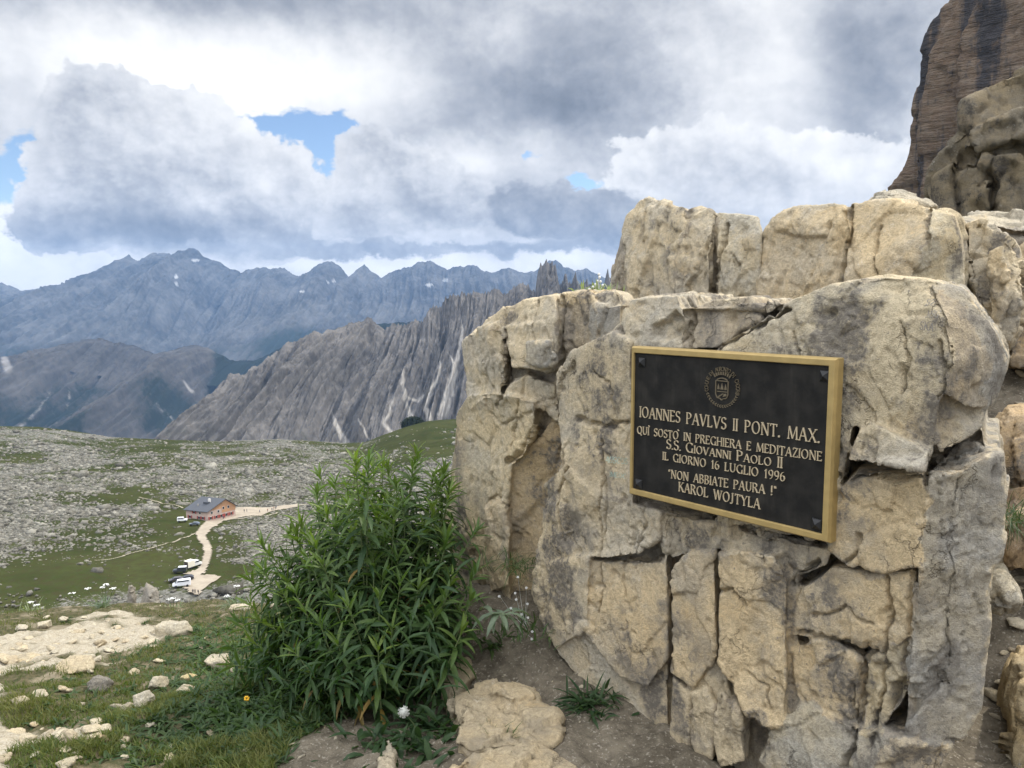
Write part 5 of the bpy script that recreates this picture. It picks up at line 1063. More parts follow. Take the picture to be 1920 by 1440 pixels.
# the leafy inside of the clump, below the tips
def inner():
    r = np.random.default_rng(88); b = LB(); T2 = np.array(TIPS)
    for k in range(2500):
        x, y, Y = T2[r.integers(len(T2))]; f = r.uniform(.12, .95)**.8; bx = .5*x+.5*690; by = 1320-(1320-y)*.1; q = at(x+(bx-x)*f+r.normal()*16, y+(by-y)*f, Y+r.normal()*.12)
        g = z_smooth(q[:1], q[1:2])[0]
        if q[2] < g+.02: continue
        a = r.uniform(0, 6.28); el = r.normal()*.45+.2
        b.leaf(q-np.array(root.location), (math.cos(a)*math.cos(el), math.sin(a)*math.cos(el), math.sin(el)), r.uniform(.08, .135), r.uniform(.015, .023), r.uniform(.5, 1.5), float(np.clip(.10+r.normal()*.12, 0, 1)), segs=4, twist=r.normal()*.5)
    b.build('foliage', [M_LEAF, M_STEM], root)
inner()
# ground-level weeds and turf
def blades(n, box_, test, hmin, hmax, wid, dry, seed):
    r = np.random.default_rng(seed); px = r.uniform(box_[0], box_[2], n); py = box_[1]+(box_[3]-box_[1])*r.uniform(0, 1, n)
    D = FW+RT*((px-CX)/FPX)[:, None]+UP*((CY-py)/FPX)[:, None]; D /= D[:, 1:2]
    Y = np.full(n, 2.0); hit = np.zeros(n, bool)
    for y in np.arange(1.9, 10.5, .06):
        z = z_smooth(D[:, 0]*y, np.full(n, y)); h_ = (~hit) & (CAM[2]+D[:, 2]*y <= z); Y[h_] = y-.03; hit |= h_
    X = D[:, 0]*Y+r.normal(size=n)*.03; Y = Y+r.normal(size=n)*.05; t, e = pathness(X, Y); w = fbm(np.stack([X*2.5, Y*2.5, 0*X], 1), 4, .6, seed=91)
    keep = hit & test(px, py, t, e, w); X, Y, w = X[keep], Y[keep], w[keep]; n = len(X); Z = z_ground(X, Y)-.006
    a = r.uniform(0, 6.28, n); h = r.uniform(hmin, hmax, n)*(.7+.5*np.clip(w+.5, 0, 1.2)); lean = r.uniform(.2, 1.1, n); la = r.uniform(0, 6.28, n); ww = wid*r.uniform(.6, 1.3, n)
    s = np.stack([np.cos(a), np.sin(a), 0*a], 1)*ww[:, None]; l = np.stack([np.cos(la), np.sin(la), 0*la], 1)*(h*lean)[:, None]; B = np.stack([X, Y, Z], 1)
    m = B+l*.3+np.stack([0*h, 0*h, h*.6], 1); tp = B+l+np.stack([0*h, 0*h, h*.95], 1)
    V = np.stack([B-s, B+s, m+s*.8, m-s*.8, tp], 1).reshape(-1, 3); k = np.arange(n)[:, None]*5
    tint = np.clip(dry+w*.45+r.normal(size=n)*.16, 0, 1)
    return V, np.hstack([k, k+1, k+2, k+3]), np.hstack([k+3, k+2, k+4]), np.repeat(tint, 5)
V, q, t_, tt = blades(62000, (-30, 1120, 640, 1460), lambda x, y, t, e, w: (t < .45) & (e < .55) & (RNG.uniform(size=len(x)) < .34+1.7*w), .02, .055, .0022, .36, 1)
tag(mesh_np('grass', V, [q, t_], M_GRASS, attrs={'tint': tt}), kind='stuff')
def cover(n, box_, test, seed, mat, Lr, wr, tint, name='ground_cover'):
    r = np.random.default_rng(seed); b = LB(); c = 0; it = 0
    while c < n and it < n*12:
        it += 1; px, py = r.uniform(box_[0], box_[2]), r.uniform(box_[1], box_[3])
        if not test(px, py, r): continue
        p = gpt(px, py); c += 1
        for j in range(int(r.integers(4, 9))):
            a = r.uniform(0, 6.28); el = r.uniform(.15, 1.1); b.leaf(p+np.array([0, 0, -.005]), (math.cos(a)*math.cos(el), math.sin(a)*math.cos(el), math.sin(el)), r.uniform(*Lr), r.uniform(*wr), r.uniform(.4, 1.6), float(np.clip(tint+r.normal()*.25, 0, 1)), segs=3, twist=r.normal()*.4)
    return tag(b.build(name, [mat, M_STEM]), kind='stuff')
def near_shrub(x, y, r):
    t, e = tval(x, y); d = 1.0 if (x > 300 and y > 1180) else .6
    return t < .35 and e < .75 and r.uniform() < d*(.25+.75*min(1, max(0, (x-120)/300)))
cover(2000, (60, 1150, 640, 1440), near_shrub, 5, M_DARKLEAF, (.03, .075), (.008, .018), .35)
cover(460, (360, 1160, 640, 1400), near_shrub, 6, M_LEAF, (.06, .12), (.012, .02), .25, 'tall_weeds')
def clump(name, px, py, n, L, w, mat, label, seed, el=(.2, 1.2), droop=(.5, 1.6), tint=.3, spread=.02, Y=None, cat='plant', dz=0):
    r = np.random.default_rng(seed); p = gpt(px, py) if Y is None else at(px, py, Y); b = LB()
    for j in range(n):
        a = r.uniform(0, 6.28); e = r.uniform(*el); b.leaf((r.normal()*spread, r.normal()*spread, dz), (math.cos(a)*math.cos(e), math.sin(a)*math.cos(e), math.sin(e)), r.uniform(*L), r.uniform(*w), r.uniform(*droop), float(np.clip(tint+r.normal()*.2, 0, 1)), segs=4, twist=r.normal()*.3)
    root_ = empty(name, p); b.build('leaves', [mat, M_STEM], root_); tag(root_, label, cat); return root_
clump('weed_clump', 1112, 1325, 130, (.07, .16), (.008, .02), M_DARKLEAF, 'dark feathery weed clump at the foot of the plaque boulder', 601, spread=.05)
clump('weed_clump', 925, 1205, 36, (.06, .12), (.012, .022), M_DARKLEAF, 'dark weeds in the cleft below the buttress', 602, spread=.05)
clump('grass_tuft', 930, 1408, 110, (.05, .11), (.003, .005), M_GRASS, 'short grass tuft growing between the two lower step rocks', 603, el=(.3, 1.2), tint=.25, spread=.03, cat='grass')
clump('grass_tuft', 1885, 975, 160, (.10, .22), (.003, .005), M_DARKLEAF, 'dark drooping grass tuft at the right edge between brown rocks', 604, el=(.5, 1.4), droop=(1, 2.4), spread=.04, cat='grass', Y=3.0)
clump('grass_tuft', 975, 1060, 140, (.05, .13), (.003, .006), M_DARKLEAF, 'dark grass hanging in the cleft between buttress and plaque boulder', 605, el=(-.3, 1.2), spread=.07, cat='grass', Y=3.50)
pale = clump('pale_plant', 935, 1150, 15, (.10, .17), (.022, .034), M_GREYLEAF, 'pale grey-green plant with drooping leaves in front of the cleft', 606, el=(-.2, .9), droop=(1.2, 2.2), tint=.4, spread=.02, Y=3.32)
dn = clump('dandelion', 800, 1400, 230, (.05, .12), (.018, .034), M_DARKLEAF, 'dandelion clump with one white seed head at the bottom of the photo', 607, el=(.2, 1.3), spread=.13)
clump('weed_clump', 760, 1300, 60, (.05, .10), (.018, .03), M_DARKLEAF, 'low broad-leaved weeds under the front of the shrub', 608, el=(.1, .9), spread=.08)
def child_at(mb, name, mat, parent, smooth_=True): o = mb.build(name, mat, parent, smooth=smooth_); return o
hp = Vector(at(757, 1335, gpt(800, 1400)[1]-.08))-dn.location; mb = MB(); mb.tube([(-.02, 0, 0), (hp.x*.6, hp.y*.5, hp.z*.6), tuple(hp)], [.002, .0018, .0015], 5); child_at(mb, 'flower_stem', M_STEM, dn)
mb = MB(); mb.ball(tuple(hp), .017, 12, 8)
for k in range(70):
    d = RNG.normal(size=3); d /= np.linalg.norm(d); c = np.array(hp)+d*.019; mb.box(c, (.0022, .0022, .006), axes=np.array(Vector(d).to_track_quat('Z', 'Y').to_matrix()).T)
child_at(mb, 'seed_head', M_FLUFF, dn)
def flower(mb, c, r, n=5):
    c = np.asarray(c, float)
    for k in range(n):
        a = 2*math.pi*k/n+c[0]*50; d = np.array([math.cos(a), -.4+.2*math.sin(a*3), math.sin(a)]); mb.ball(c+d*r*.6, (r*.42, r*.2, r*.42), 6, 4)
fp = clump('white_flowers', 985, 1180, 90, (.03, .08), (.006, .012), M_DARKLEAF, 'small white flowers on dark leaves in the cleft beside the plaque boulder', 609, el=(.2, 1.5), spread=.07, Y=3.36)
for k, (x, y) in enumerate([(971, 1082), (966, 1112), (936, 1118), (989, 1132), (978, 1152), (990, 1158), (968, 1124), (998, 1184), (997, 1198), (958, 1140), (987, 1102)]):
    mb = MB(); c = at(x, y, 3.30)-np.array(fp.location); flower(mb, c, .0058); mb.tube([tuple(c+np.array([0, .01, 0])), tuple(c*.5+np.array([0, .03, -.02])), (0, .03, 0)], .0008, 4); child_at(mb, 'flower', M_WHITE, fp)
def umbel(name, px, py, Y, heads, label, hr, seed):
    """alpine umbellifer: grey leaves, thin stems, flat white heads at the traced places"""
    r = np.random.default_rng(seed); P_ = at(px, py, Y); P_[2] = min(P_[2], z_smooth(np.array([P_[0]]), np.array([Y]))[0]+.05); root_ = empty(name, P_); tag(root_, label, 'flower'); b = LB()
    for j in range(60):
        a = r.uniform(0, 6.28); e = r.uniform(.4, 1.4); b.leaf((r.normal()*.05, r.normal()*.04, 0), (math.cos(a)*math.cos(e), math.sin(a)*math.cos(e), math.sin(e)), r.uniform(.08, .2), .012, 1.0, .4, segs=3)
    b.build('leaves', [M_GREYLEAF, M_STEM], root_)
    for (x, y) in heads:
        c = at(x, y, Y)-P_; mb = MB(); mb.tube([(c[0]*.3, 0, 0), (c[0]*.75, 0, c[2]*.6), tuple(c)], [.004, .0035, .003], 5); st = mb.build('flower_stem', M_STEM, root_, True); h = MB()
        for k in range(16):
            a, q = r.uniform(0, 6.28), hr*math.sqrt(r.uniform()); h.ball(c+np.array([q*math.cos(a), q*math.sin(a), .006-q*q*2]), (hr*.24, hr*.24, hr*.12), 6, 4)
        h.build('flower_head', M_WHITE, st, True)
umbel('white_umbel', 195, 1136, 8.9, [(135, 1113), (164, 1104), (192, 1102), (198, 1097), (212, 1104)], 'tallest white-headed umbel flowers on the brow at the left', .036, 1)
umbel('white_umbel', 325, 1148, 8.8, [(325, 1122), (332, 1126), (318, 1124)], 'white-headed umbel flowers on the brow below the car park', .03, 2)
umbel('white_umbel', 443, 1138, 8.2, [(443, 1100), (426, 1118)], 'white-headed umbel flowers on the brow just left of the shrub', .034, 3)
umbel('white_umbel', 58, 1152, 8.9, [(58, 1130), (68, 1135)], 'white-headed umbel flowers on the brow near the left edge', .034, 4)
c = gpt(462, 1330); rt = empty('yellow_flower', c); tag(rt, 'single orange-yellow flower in the weeds left of the shrub', 'flower'); mb = MB(); tp = at(463, 1309, c[1]-.1)-c; mb.tube([(0, 0, 0), tuple(tp)], .0014, 5); mb.build('flower_stem', M_STEM, rt); mb = MB(); flower(mb, tp, .013, 7); mb.build('petals', M_YEL, rt, True)
tb = clump('cushion_plant', 1118, 548, 70, (.03, .07), (.006, .012), M_GREYLEAF, 'small flowering cushion plant on top of the rocks against the sky', 611, el=(.3, 1.5), spread=.05, Y=3.95)
mb = MB()
for (x, y) in [(1112, 538), (1120, 527), (1124, 520), (1130, 535), (1117, 533), (1123, 514), (1126, 528), (1105, 542)]: c = at(x, y, 3.95)-np.array(tb.location); mb.ball(c, .007, 6, 4); mb.tube([tuple(c), (c[0]*.4, 0, 0)], .001, 4)
mb.build('flower', M_WHITE, tb, True)

# ---------------------------------------------------------------- boulder field on the meadow
M_FIELD = rock_mat('field_rock', (.25, .24, .205), (.16, .152, .13), (.07, .066, .058), sc=12.0, lichen=.7, ochre=(.24, .22, .17))
def lowrock(seed):
    r = np.random.default_rng(seed); bm = bmesh.new(); P = r.normal(size=(11, 3)); P /= np.linalg.norm(P, axis=1)[:, None]; P *= r.uniform(.7, 1.1, (11, 1)); P[:, 2] = np.clip(P[:, 2], -.35, .8)
    bmesh.ops.convex_hull(bm, input=[bm.verts.new(p) for p in P]); bmesh.ops.triangulate(bm, faces=bm.faces)
    for v in [v for v in bm.verts if not v.link_faces]: bm.verts.remove(v)
    bm.verts.index_update(); V = np.array([v.co for v in bm.verts]); F = np.array([[v.index for v in f.verts] for f in bm.faces]); bm.free(); return V, F
M_FIELD.node_tree.nodes['Principled BSDF'].inputs['Specular IOR Level'].default_value = 0
LOW = [lowrock(700+k) for k in range(10)]
def on_road(Q):
    m = inpoly(Q, ROAD_W) | (polydist(Q, ROAD_W, True) < 1.5)
    for l, w in TRACKS_W: m |= polydist(Q, l) < w*.5+.8
    return m
HUT_PX = (390, 977.5); HUT_P = hit_plateau(*HUT_PX)
def field(n, seed, smin, smax, thr, keepfn=None):
    r = np.random.default_rng(seed); py = 800+r.uniform(0, 1, n*3)**.8*345; px = r.uniform(-160, 900, n*3); W3 = hit_plateau(px, py); X, Y = W3[:, 0], W3[:, 1]
    g = greenness(X, Y); cl = fbm(np.stack([X/14, Y/14, 0*X], 1), 3, .6, seed=93)
    ok = (Y > 190) & (Y < 868) & ((Y > 262) | (r.uniform(size=len(g)) < .12)) & (g+r.normal(size=len(g))*.36-cl*.45 < thr) & ~on_road(W3[:, :2]) & (np.linalg.norm(W3[:, :2]-HUT_P[:2]-np.array([2, 9]), axis=1) > 17)
    i = np.where(ok)[0][:n]; return W3[i], r
def make_field():
    W3, r = field(36000, 41, .3, 1.6, .10); n = len(W3); s = np.exp(r.normal(size=n)*.55)*.66*np.clip(W3[:, 1]/420, .55, 1.3); Vs, Fs, Ts, k = [], [], [], 0
    kind = r.integers(len(LOW), size=n); ang = r.uniform(0, 6.28, n); sh = r.uniform(.55, 1.3, n)
    for q in range(len(LOW)):
        V, F = LOW[q]; i = np.where(kind == q)[0]; c, s_ = np.cos(ang[i])[:, None], np.sin(ang[i])[:, None]; a = r.uniform(.7, 1.4, (len(i), 1))
        x, y = V[None, :, 0]*a, V[None, :, 1]; P = np.stack([(x*c-y*s_)*s[i, None]+W3[i, 0, None], (x*s_+y*c)*s[i, None]+W3[i, 1, None], V[None, :, 2]*s[i, None]*.75+W3[i, 2, None]], -1)
        Vs.append(P.reshape(-1, 3)); Fs.append((F[None]+k+(np.arange(len(i))*len(V))[:, None, None]).reshape(-1, 3)); Ts.append(np.repeat(sh[i], len(V))); k += len(i)*len(V)
    t = np.concatenate(Ts)[:, None]*np.array([[1, 1, 1.0]]); tag(mesh_np('boulder_field', np.vstack(Vs), np.vstack(Fs), M_FIELD, attrs={'tint': t}), kind='stuff')
    W3, r = field(70, 43, 1, 2, .0); fp_ = []
    for q in range(6):
        V, F = stone_mesh((2.0, 1.6, 1.3), 720+q, .14, .9); fp_.append(mesh_np('meadow_boulder', V, F, M_FIELD, smooth=True, attrs={'tint': np.tile(np.array((1.1, 1.1, 1.1)), (len(V), 1))}))
    for k, p in enumerate(W3):
        o = fp_[k % 6]
        if k >= 6: o = o.copy(); COL.objects.link(o)
        s = r.uniform(.8, 2.2); o.location = tuple(p+np.array([0, 0, .2*s])); o.scale = (s, s, s*r.uniform(.6, 1)); o.rotation_euler = (0, 0, r.uniform(0, 6.28)); tag(o, 'larger pale boulder standing out of the rubble on the meadow', 'boulder', 'larger boulders on the meadow')
make_field()

# ---------------------------------------------------------------- mountain hut
M_WALLP = flat('pink_render', (.44, .335, .285), rough=.9, var=.08, scale=.8); M_WOOD = flat('orange_wood', (.44, .25, .14), rough=.8, var=.15, scale=1.5); M_SLATE = flat('slate_roof', (.065, .070, .080), rough=.7, var=.15, scale=1.2); M_SHUT = flat('red_shutter', (.27, .05, .04), rough=.7); M_GLASS = flat('dark_glass', (.03, .035, .04), rough=.15, spec=.6); M_FRAMEW = flat('white_frame', (.6, .58, .55)); M_BASE = flat('hut_plinth', (.30, .29, .27), rough=.9)
def hut():
    root = empty('mountain_hut', HUT_P); tag(root, 'mountain hut with pinkish walls, orange wooden gable and slate roof beside the gravel road', 'mountain hut')
    k = HUT_P[1]/390.; D = 15.5*k; L_ = 13.5*k; He, Hr = 5.0*k, 9.4*k
    a = math.radians(28); ul = np.array([-math.cos(a), math.sin(a), 0]); ur = np.array([math.sin(a)*1.0, math.cos(a), 0])      # along the eaves front (to the left), along the gable (to the back right)
    a2 = math.radians(52); ur = np.array([math.cos(a2), math.sin(a2), 0]); ul = np.array([-math.sin(a2), math.cos(a2), 0])*.0+np.array([-math.cos(math.radians(20)), math.sin(math.radians(20)), 0])
    def Q(l, r_, z): return ul*l+ur*r_+np.array([0, 0, z])
    rr = D*.62
    b = MB(); b.add([Q(0, 0, -1.5), Q(L_, 0, -1.5), Q(L_, D, -1.5), Q(0, D, -1.5), Q(0, 0, He), Q(L_, 0, He), Q(L_, D, He), Q(0, D, He)], [(0, 1, 5, 4), (1, 2, 6, 5), (2, 3, 7, 6), (3, 0, 4, 7)]); b.build('wall', M_WALLP, root)
    g = MB()
    for l in (0.0, L_): g.add([Q(l, 0, He), Q(l, D, He), Q(l, rr, Hr)], [(0, 1, 2)])
    g.add([Q(-.06, D*.50, He*.56), Q(-.06, D+.05, He*.56), Q(-.06, D+.05, He), Q(-.06, rr, Hr-.1), Q(-.06, D*.50, He+(Hr-He)*.50/.62-.12)], [(0, 1, 2, 3, 4)]); g.build('gable', M_WOOD, root)
    ov = .8*k; rf = MB(); th = .28*k
    for (ra, za, rb, zb) in ((-ov, He-(Hr-He)/rr*ov, rr, Hr), (rr, Hr, D+ov, He-(Hr-He)/(D-rr)*ov)):
        P4 = [Q(-ov, ra, za), Q(L_+ov, ra, za), Q(L_+ov, rb, zb), Q(-ov, rb, zb)]; up = np.array([0, 0, th]); rf.add([p+up*.1 for p in P4]+[p+up for p in P4], [(0, 1, 2, 3), (4, 5, 6, 7), (0, 1, 5, 4), (1, 2, 6, 5), (2, 3, 7, 6), (3, 0, 4, 7)])
    roof = rf.build('roof', M_SLATE, root)
    d = MB(); d.box(Q(L_*.45, rr*.52, He+(Hr-He)*.52+.55), (2.6, 1.2, 1.0), axes=np.array([ul, ur, (0, 0, 1)])); d.build('dormer', M_SLATE, roof); c = MB(); c.box(Q(L_*.40, rr*.62, Hr-.6), (.9, .7, 2.0), axes=np.array([ul, ur, (0, 0, 1)])); c.build('chimney', M_FRAMEW, roof)
    c = MB(); c.box(Q(L_*.68, rr*.30, He+(Hr-He)*.30+.5), (.5, .5, 1.1), axes=np.array([ul, ur, (0, 0, 1)])); c.build('chimney', M_BASE, roof)
    def win(face, t, z, w, h, shutters=True):
        ax, nn = (ul, -np.cross(ul, [0, 0, 1.])) if face == 'l' else (ur, np.cross(ur, [0, 0, 1.]))
        nn = nn/np.linalg.norm(nn); nn = nn if nn@np.array([0, -1, 0]) > 0 else -nn; o = ax*t+np.array([0, 0, z])+nn*.02; f = MB()
        def sl(dx, ww, hh, dp): f.box(o+ax*dx+nn*dp, (ww, .08, hh), axes=np.array([ax, nn, (0, 0, 1)]))
        sl(0, w+.24, h+.24, 0.06); W0 = f.build('window', M_FRAMEW, root); f = MB(); sl(0, w, h, .09); f.build('pane', M_GLASS, W0)
        if shutters:
            for sgn in (-1, 1): f = MB(); sl(sgn*(w*.5+.38), .66, h+.2, .07); f.build('shutter', M_SHUT, W0)
    for t in (.22, .40, .82): win('l', L_*t, He*.28, 1.1*k, 1.2*k)
    for t in (.35, .62): win('l', L_*t, He*.76, 1.1*k, 1.0*k, t > .5)
    for t in (.10, .30, .48, .66, .84): win('r', D*t, He*.26, 1.0*k, 1.3*k)
    for t in (.14, .38): win('r', D*t, He*.78, .95*k, 1.1*k, False)
    for t in (.56, .74): win('r', D*t, He*1.02, .95*k, 1.2*k, False)
    dr = MB(); nn = np.cross(ur, [0, 0, 1.]); dr.box(ur*D*.57+nn*.1+np.array([0, 0, 1.0*k]), (1.1*k, .12, 2.0*k), axes=np.array([ur, nn, (0, 0, 1)])); dr.build('door', M_SHUT, root)
    tb = MB(); tb.box(ur*D*.95+nn*2.5+np.array([0, 0, .75]), (3.2, 1.0, .12), axes=np.array([ur, nn, (0, 0, 1)]))
    return root, ur, nn, D, k
HUT, HUR, HNN, HD, HK = hut()

# ---------------------------------------------------------------- vehicles
M_TYRE = flat('tyre', (.02, .02, .02), rough=.9); M_LAMP = flat('headlight', (.6, .6, .58), rough=.2)
def vehicle(name, px, py, heading, kind, paint, label, cat, group=None):
    p = hit_plateau(px, py); root = empty(name, p+np.array([0, 0, .30]), heading); tag(root, label, cat, group)
    m = flat(name+'_paint', paint, rough=.3, var=.04, spec=.5)
    Ls, Wd, prof, gl = {'van': (5.2, 2.0, [(-2.6, .45), (2.55, .45), (2.6, .95), (1.95, 1.25), (1.25, 2.1), (-2.5, 2.2), (-2.6, 1.9)], [(1.22, 1.35, 1.72, 1.35, 1.2, 1.95)]),
        'car': (4.3, 1.75, [(-2.15, .4), (2.1, .4), (2.15, .75), (1.1, .95), (.45, 1.45), (-1.2, 1.5), (-1.95, 1.05), (-2.15, .9)], []),
        'jeep': (4.2, 1.8, [(-2.1, .5), (2.1, .5), (2.1, 1.1), (.9, 1.2), (.6, 1.85), (-2.05, 1.9), (-2.1, 1.2)], []),
        'truck': (5.4, 2.1, [(-.2, .6), (2.7, .6), (2.7, 1.3), (2.0, 1.45), (1.6, 2.2), (-.2, 2.2)], [])}[kind]
    b = MB(); n = len(prof); w = Wd/2
    V = [(x, -w*(1 if z < 1.1 else .88), z) for x, z in prof]+[(x, w*(1 if z < 1.1 else .88), z) for x, z in prof]; b.add(V, [tuple(range(n)), tuple(range(n, 2*n))[::-1]]+[(i, n+i, n+(i+1) % n, (i+1) % n) for i in range(n)])
    body = b.build('body', m, root); bv = body.modifiers.new('bevel', 'BEVEL'); bv.width = .09; bv.segments = 2
    zmax = max(z for _, z in prof); zg = zmax-.32; x0 = min(x for x, z in prof if z > zmax-.15); x1 = max(x for x, z in prof if z > zmax-.15)
    for s in (-1, 1): g = MB(); g.box(((x0+x1)/2+.15, s*w*.93, zg), ((x1-x0)*.85, .10, .36)); g.build('side_window', M_GLASS, root)
    fw_ = [q for q in prof if q[0] > .3 and q[1] >= .95]; (xa, za), (xb, zb) = fw_[-2], fw_[-1]
    g = MB(); g.add([(xa+.03, -w*.78, za+.06), (xa+.03, w*.78, za+.06), (xb+.03, w*.74, zb-.04), (xb+.03, -w*.74, zb-.04), (xa-.1, -w*.78, za), (xa-.1, w*.78, za), (xb-.1, w*.74, zb-.1), (xb-.1, -w*.74, zb-.1)], [(0, 1, 2, 3), (4, 5, 6, 7), (0, 1, 5, 4), (1, 2, 6, 5), (2, 3, 7, 6), (3, 0, 4, 7)]); g.build('windscreen', M_GLASS, root)
    for s in (-1, 1):
        h = MB(); h.box((Ls/2-.03, s*w*.72, .78), (.12, .32, .2)); h.build('headlight', M_LAMP, root)
        for x in (-Ls*.31, Ls*.31):
            t = MB(); t.tube([(x, s*(w-.22), .36), (x, s*(w+.02), .36)], .36, 14); t.build('wheel', M_TYRE, root)
    if kind == 'jeep': g = MB(); g.box((-.75, 0, 1.93), (2.5, 1.6, .10)); g.build('canvas_top', flat('silver_top', (.55, .56, .58), rough=.5), root)
    if kind == 'truck':
        g = MB(); g.box((-1.55, 0, 1.75), (2.6, 2.15, 2.1)); g.build('cargo_box', flat('cream_canvas', (.70, .66, .55), rough=.8), root); g = MB(); g.box((-2.87, 0, 1.7), (.06, 1.9, 1.8)); g.build('tailgate', flat('dark_tailgate', (.06, .045, .04)), root)
    return root
R_ = math.radians
vehicle('van', 341, 1101, R_(200), 'van', (.68, .69, .72), 'white van parked in front of the dark car on the gravel turning place', 'van')
vehicle('parked_car', 350, 1089, R_(205), 'car', (.03, .032, .04), 'dark car parked directly behind the white van', 'car')
vehicle('parked_car', 330, 1092, R_(200), 'car', (.07, .065, .07), 'dark greyish car left of the dark one behind the white van', 'car')
vehicle('jeep', 338, 1075, R_(190), 'jeep', (.035, .04, .045), 'dark off-road car with a silver roof above the parked cars', 'car')
vehicle('truck', 363, 1065, R_(60), 'truck', (.55, .55, .53), 'small truck with cream box and dark tailgate beside the road', 'truck')
vehicle('parked_car', 342, 979, R_(15), 'jeep', (.70, .70, .70), 'white off-road car parked left of the mountain hut', 'car')
vehicle('parked_car', 365, 986, R_(185), 'car', (.10, .12, .15), 'dark blue-grey car parked in front of the hut wall', 'car')

# ---------------------------------------------------------------- people far below
def person_mat(nm, shirt, trousers):
    m, T = newmat(nm); z = T.attr('height', 'Fac'); c = T.mix(z.step(.84, .85), T.mix(z.step(.47, .49), trousers, shirt), (.36, .22, .15)); c = T.mix(z.step(.945, .955), c, (.05, .035, .025)); T.link(c, T.b.inputs['Base Color']); return m
def person_mesh(nm, mat, stride=.25, arm=.15):
    J = {'pel': ((0, 0, .92), .13), 'chest': ((0, .01, 1.30), .15), 'neck': ((0, 0, 1.48), .06), 'head': ((0, -.01, 1.60), .095), 'top': ((0, 0, 1.70), .075)}
    for s, S in ((-1, 'l'), (1, 'r')):
        f = s*stride
        J.update({'hip'+S: ((s*.09, 0, .88), .09), 'kn'+S: ((s*.10, -f*.45-.02, .48), .058), 'an'+S: ((s*.10, -f, .08), .042), 'to'+S: ((s*.11, -f-.15, .04), .036), 'sh'+S: ((s*.19, .01, 1.40), .06), 'el'+S: ((s*.25, f*arm+.02, 1.12), .045), 'wr'+S: ((s*.25, f*arm*2-.06, .88), .033), 'ha'+S: ((s*.25, f*arm*2-.09, .78), .03), 'th'+S: ((s*.22, f*arm*2-.12, .82), .015)})
    E_ = [('pel', 'chest'), ('chest', 'neck'), ('neck', 'head'), ('head', 'top')]
    for S in 'lr': E_ += [('pel', 'hip'+S), ('hip'+S, 'kn'+S), ('kn'+S, 'an'+S), ('an'+S, 'to'+S), ('chest', 'sh'+S), ('sh'+S, 'el'+S), ('el'+S, 'wr'+S), ('wr'+S, 'ha'+S), ('wr'+S, 'th'+S)]
    ks = list(J); me = bpy.data.meshes.new('tmp'); me.from_pydata([J[k][0] for k in ks], [(ks.index(a), ks.index(b)) for a, b in E_], []); o = bpy.data.objects.new('tmp', me); COL.objects.link(o)
    o.modifiers.new('s', 'SKIN'); o.modifiers.new('d', 'SUBSURF').levels = 1
    for i, k in enumerate(ks): me.skin_vertices[0].data[i].radius = (J[k][1],)*2; me.skin_vertices[0].data[i].use_root = (k == 'pel')
    ev = o.evaluated_get(bpy.context.evaluated_depsgraph_get()); m2 = bpy.data.meshes.new_from_object(ev); bpy.data.objects.remove(o)
    m2.materials.clear(); m2.materials.append(mat); h = m2.attributes.new('height', 'FLOAT', 'POINT'); h.data.foreach_set('value', np.array([v.co.z/1.75 for v in m2.vertices], np.float32))
    for p in m2.polygons: p.use_smooth = True
    q = bpy.data.objects.new('person', m2); COL.objects.link(q); return q
PK = [person_mesh('p', person_mat('clothes_dark', (.05, .05, .06), (.03, .03, .04))), person_mesh('p', person_mat('clothes_red', (.22, .05, .05), (.04, .04, .05)), .12), person_mesh('p', person_mat('clothes_blue', (.06, .09, .16), (.05, .045, .04)), .35)]
pu = set()
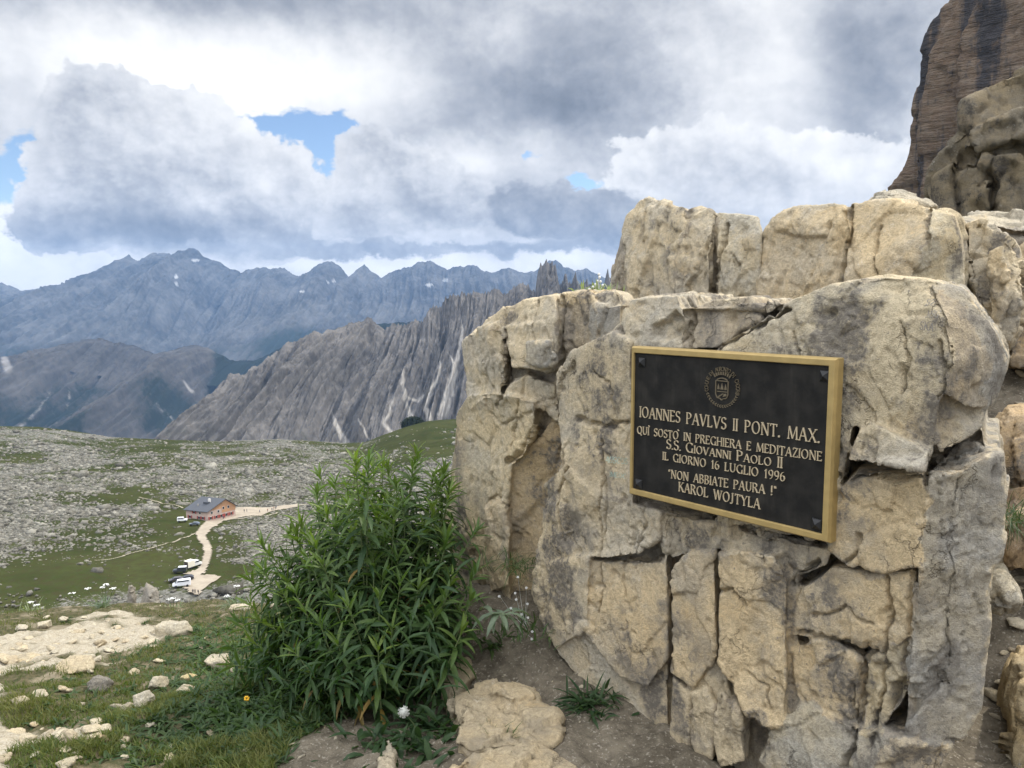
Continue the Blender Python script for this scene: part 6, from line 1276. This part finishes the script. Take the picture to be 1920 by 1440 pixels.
for x, y, k, lab, grp in [(362, 1116, 0, 'walker in dark clothes at the lower end of the gravel turning place', 'walkers at the lower end of the turning place'), (366, 1116, 0, 'walker in dark clothes at the lower end of the gravel turning place', 'walkers at the lower end of the turning place'), (372, 1117, 0, 'walker in dark clothes at the lower end of the gravel turning place', 'walkers at the lower end of the turning place'),
   (419, 975, 2, 'walker alone on the gravel road in front of the hut', None), (458, 962, 0, 'one of two walkers side by side on the gravel right of the hut', 'pair of walkers'), (463, 961, 0, 'one of two walkers side by side on the gravel right of the hut', 'pair of walkers'), (487, 963, 2, 'walker midway along the gravel right of the hut', None), (502, 961, 1, 'walker just left of the crowd at the far end of the gravel', None),
   (510, 959, 0, 'hiker in the crowd at the far end of the gravel', 'crowd at the far end'), (513, 957, 1, 'hiker in the crowd at the far end of the gravel', 'crowd at the far end'), (516, 957, 0, 'hiker in the crowd at the far end of the gravel', 'crowd at the far end'), (518, 955, 2, 'hiker in the crowd at the far end of the gravel', 'crowd at the far end'),
   (431, 965, 1, 'guest outside the gable end of the hut', 'guests outside the hut'), (434, 963, 0, 'guest outside the gable end of the hut', 'guests outside the hut'), (437, 960, 2, 'guest outside the gable end of the hut', 'guests outside the hut'), (428, 967, 1, 'guest outside the gable end of the hut', 'guests outside the hut')]:
    o = PK[k]
    if k in pu: o = o.copy(); COL.objects.link(o)
    pu.add(k); p = hit_plateau(x, y); o.location = tuple(p+np.array([0, 0, .30])); o.rotation_euler = (0, 0, RNG.uniform(0, 6.28)); tag(o, lab, 'person', grp)
# dark dwarf pines on the knoll behind the green rise
def thicket():
    r = np.random.default_rng(3); b = LB(); m = flat('pine_needles', (.020, .030, .018), rough=.9, var=.3, scale=.5); Vs, Fs, k = [], [], 0
    c0 = at(775, 792, 905); n = 9000; u = r.normal(size=(n, 3)); u /= np.linalg.norm(u, axis=1)[:, None]; rad = r.uniform(.75, 1.0, n)**.5
    P = u*rad[:, None]*np.array([13.5, 9, 9])+np.array([c0[0], 905, c0[2]-3]); P += r.normal(size=(n, 3))*.7
    d1 = r.normal(size=(n, 3)); d2 = r.normal(size=(n, 3)); V = np.stack([P, P+d1*.7, P+d2*.7], 1).reshape(-1, 3); F = np.arange(n*3).reshape(-1, 3)
    tag(mesh_np('pine_thicket', V, F, m), kind='stuff')
thicket()
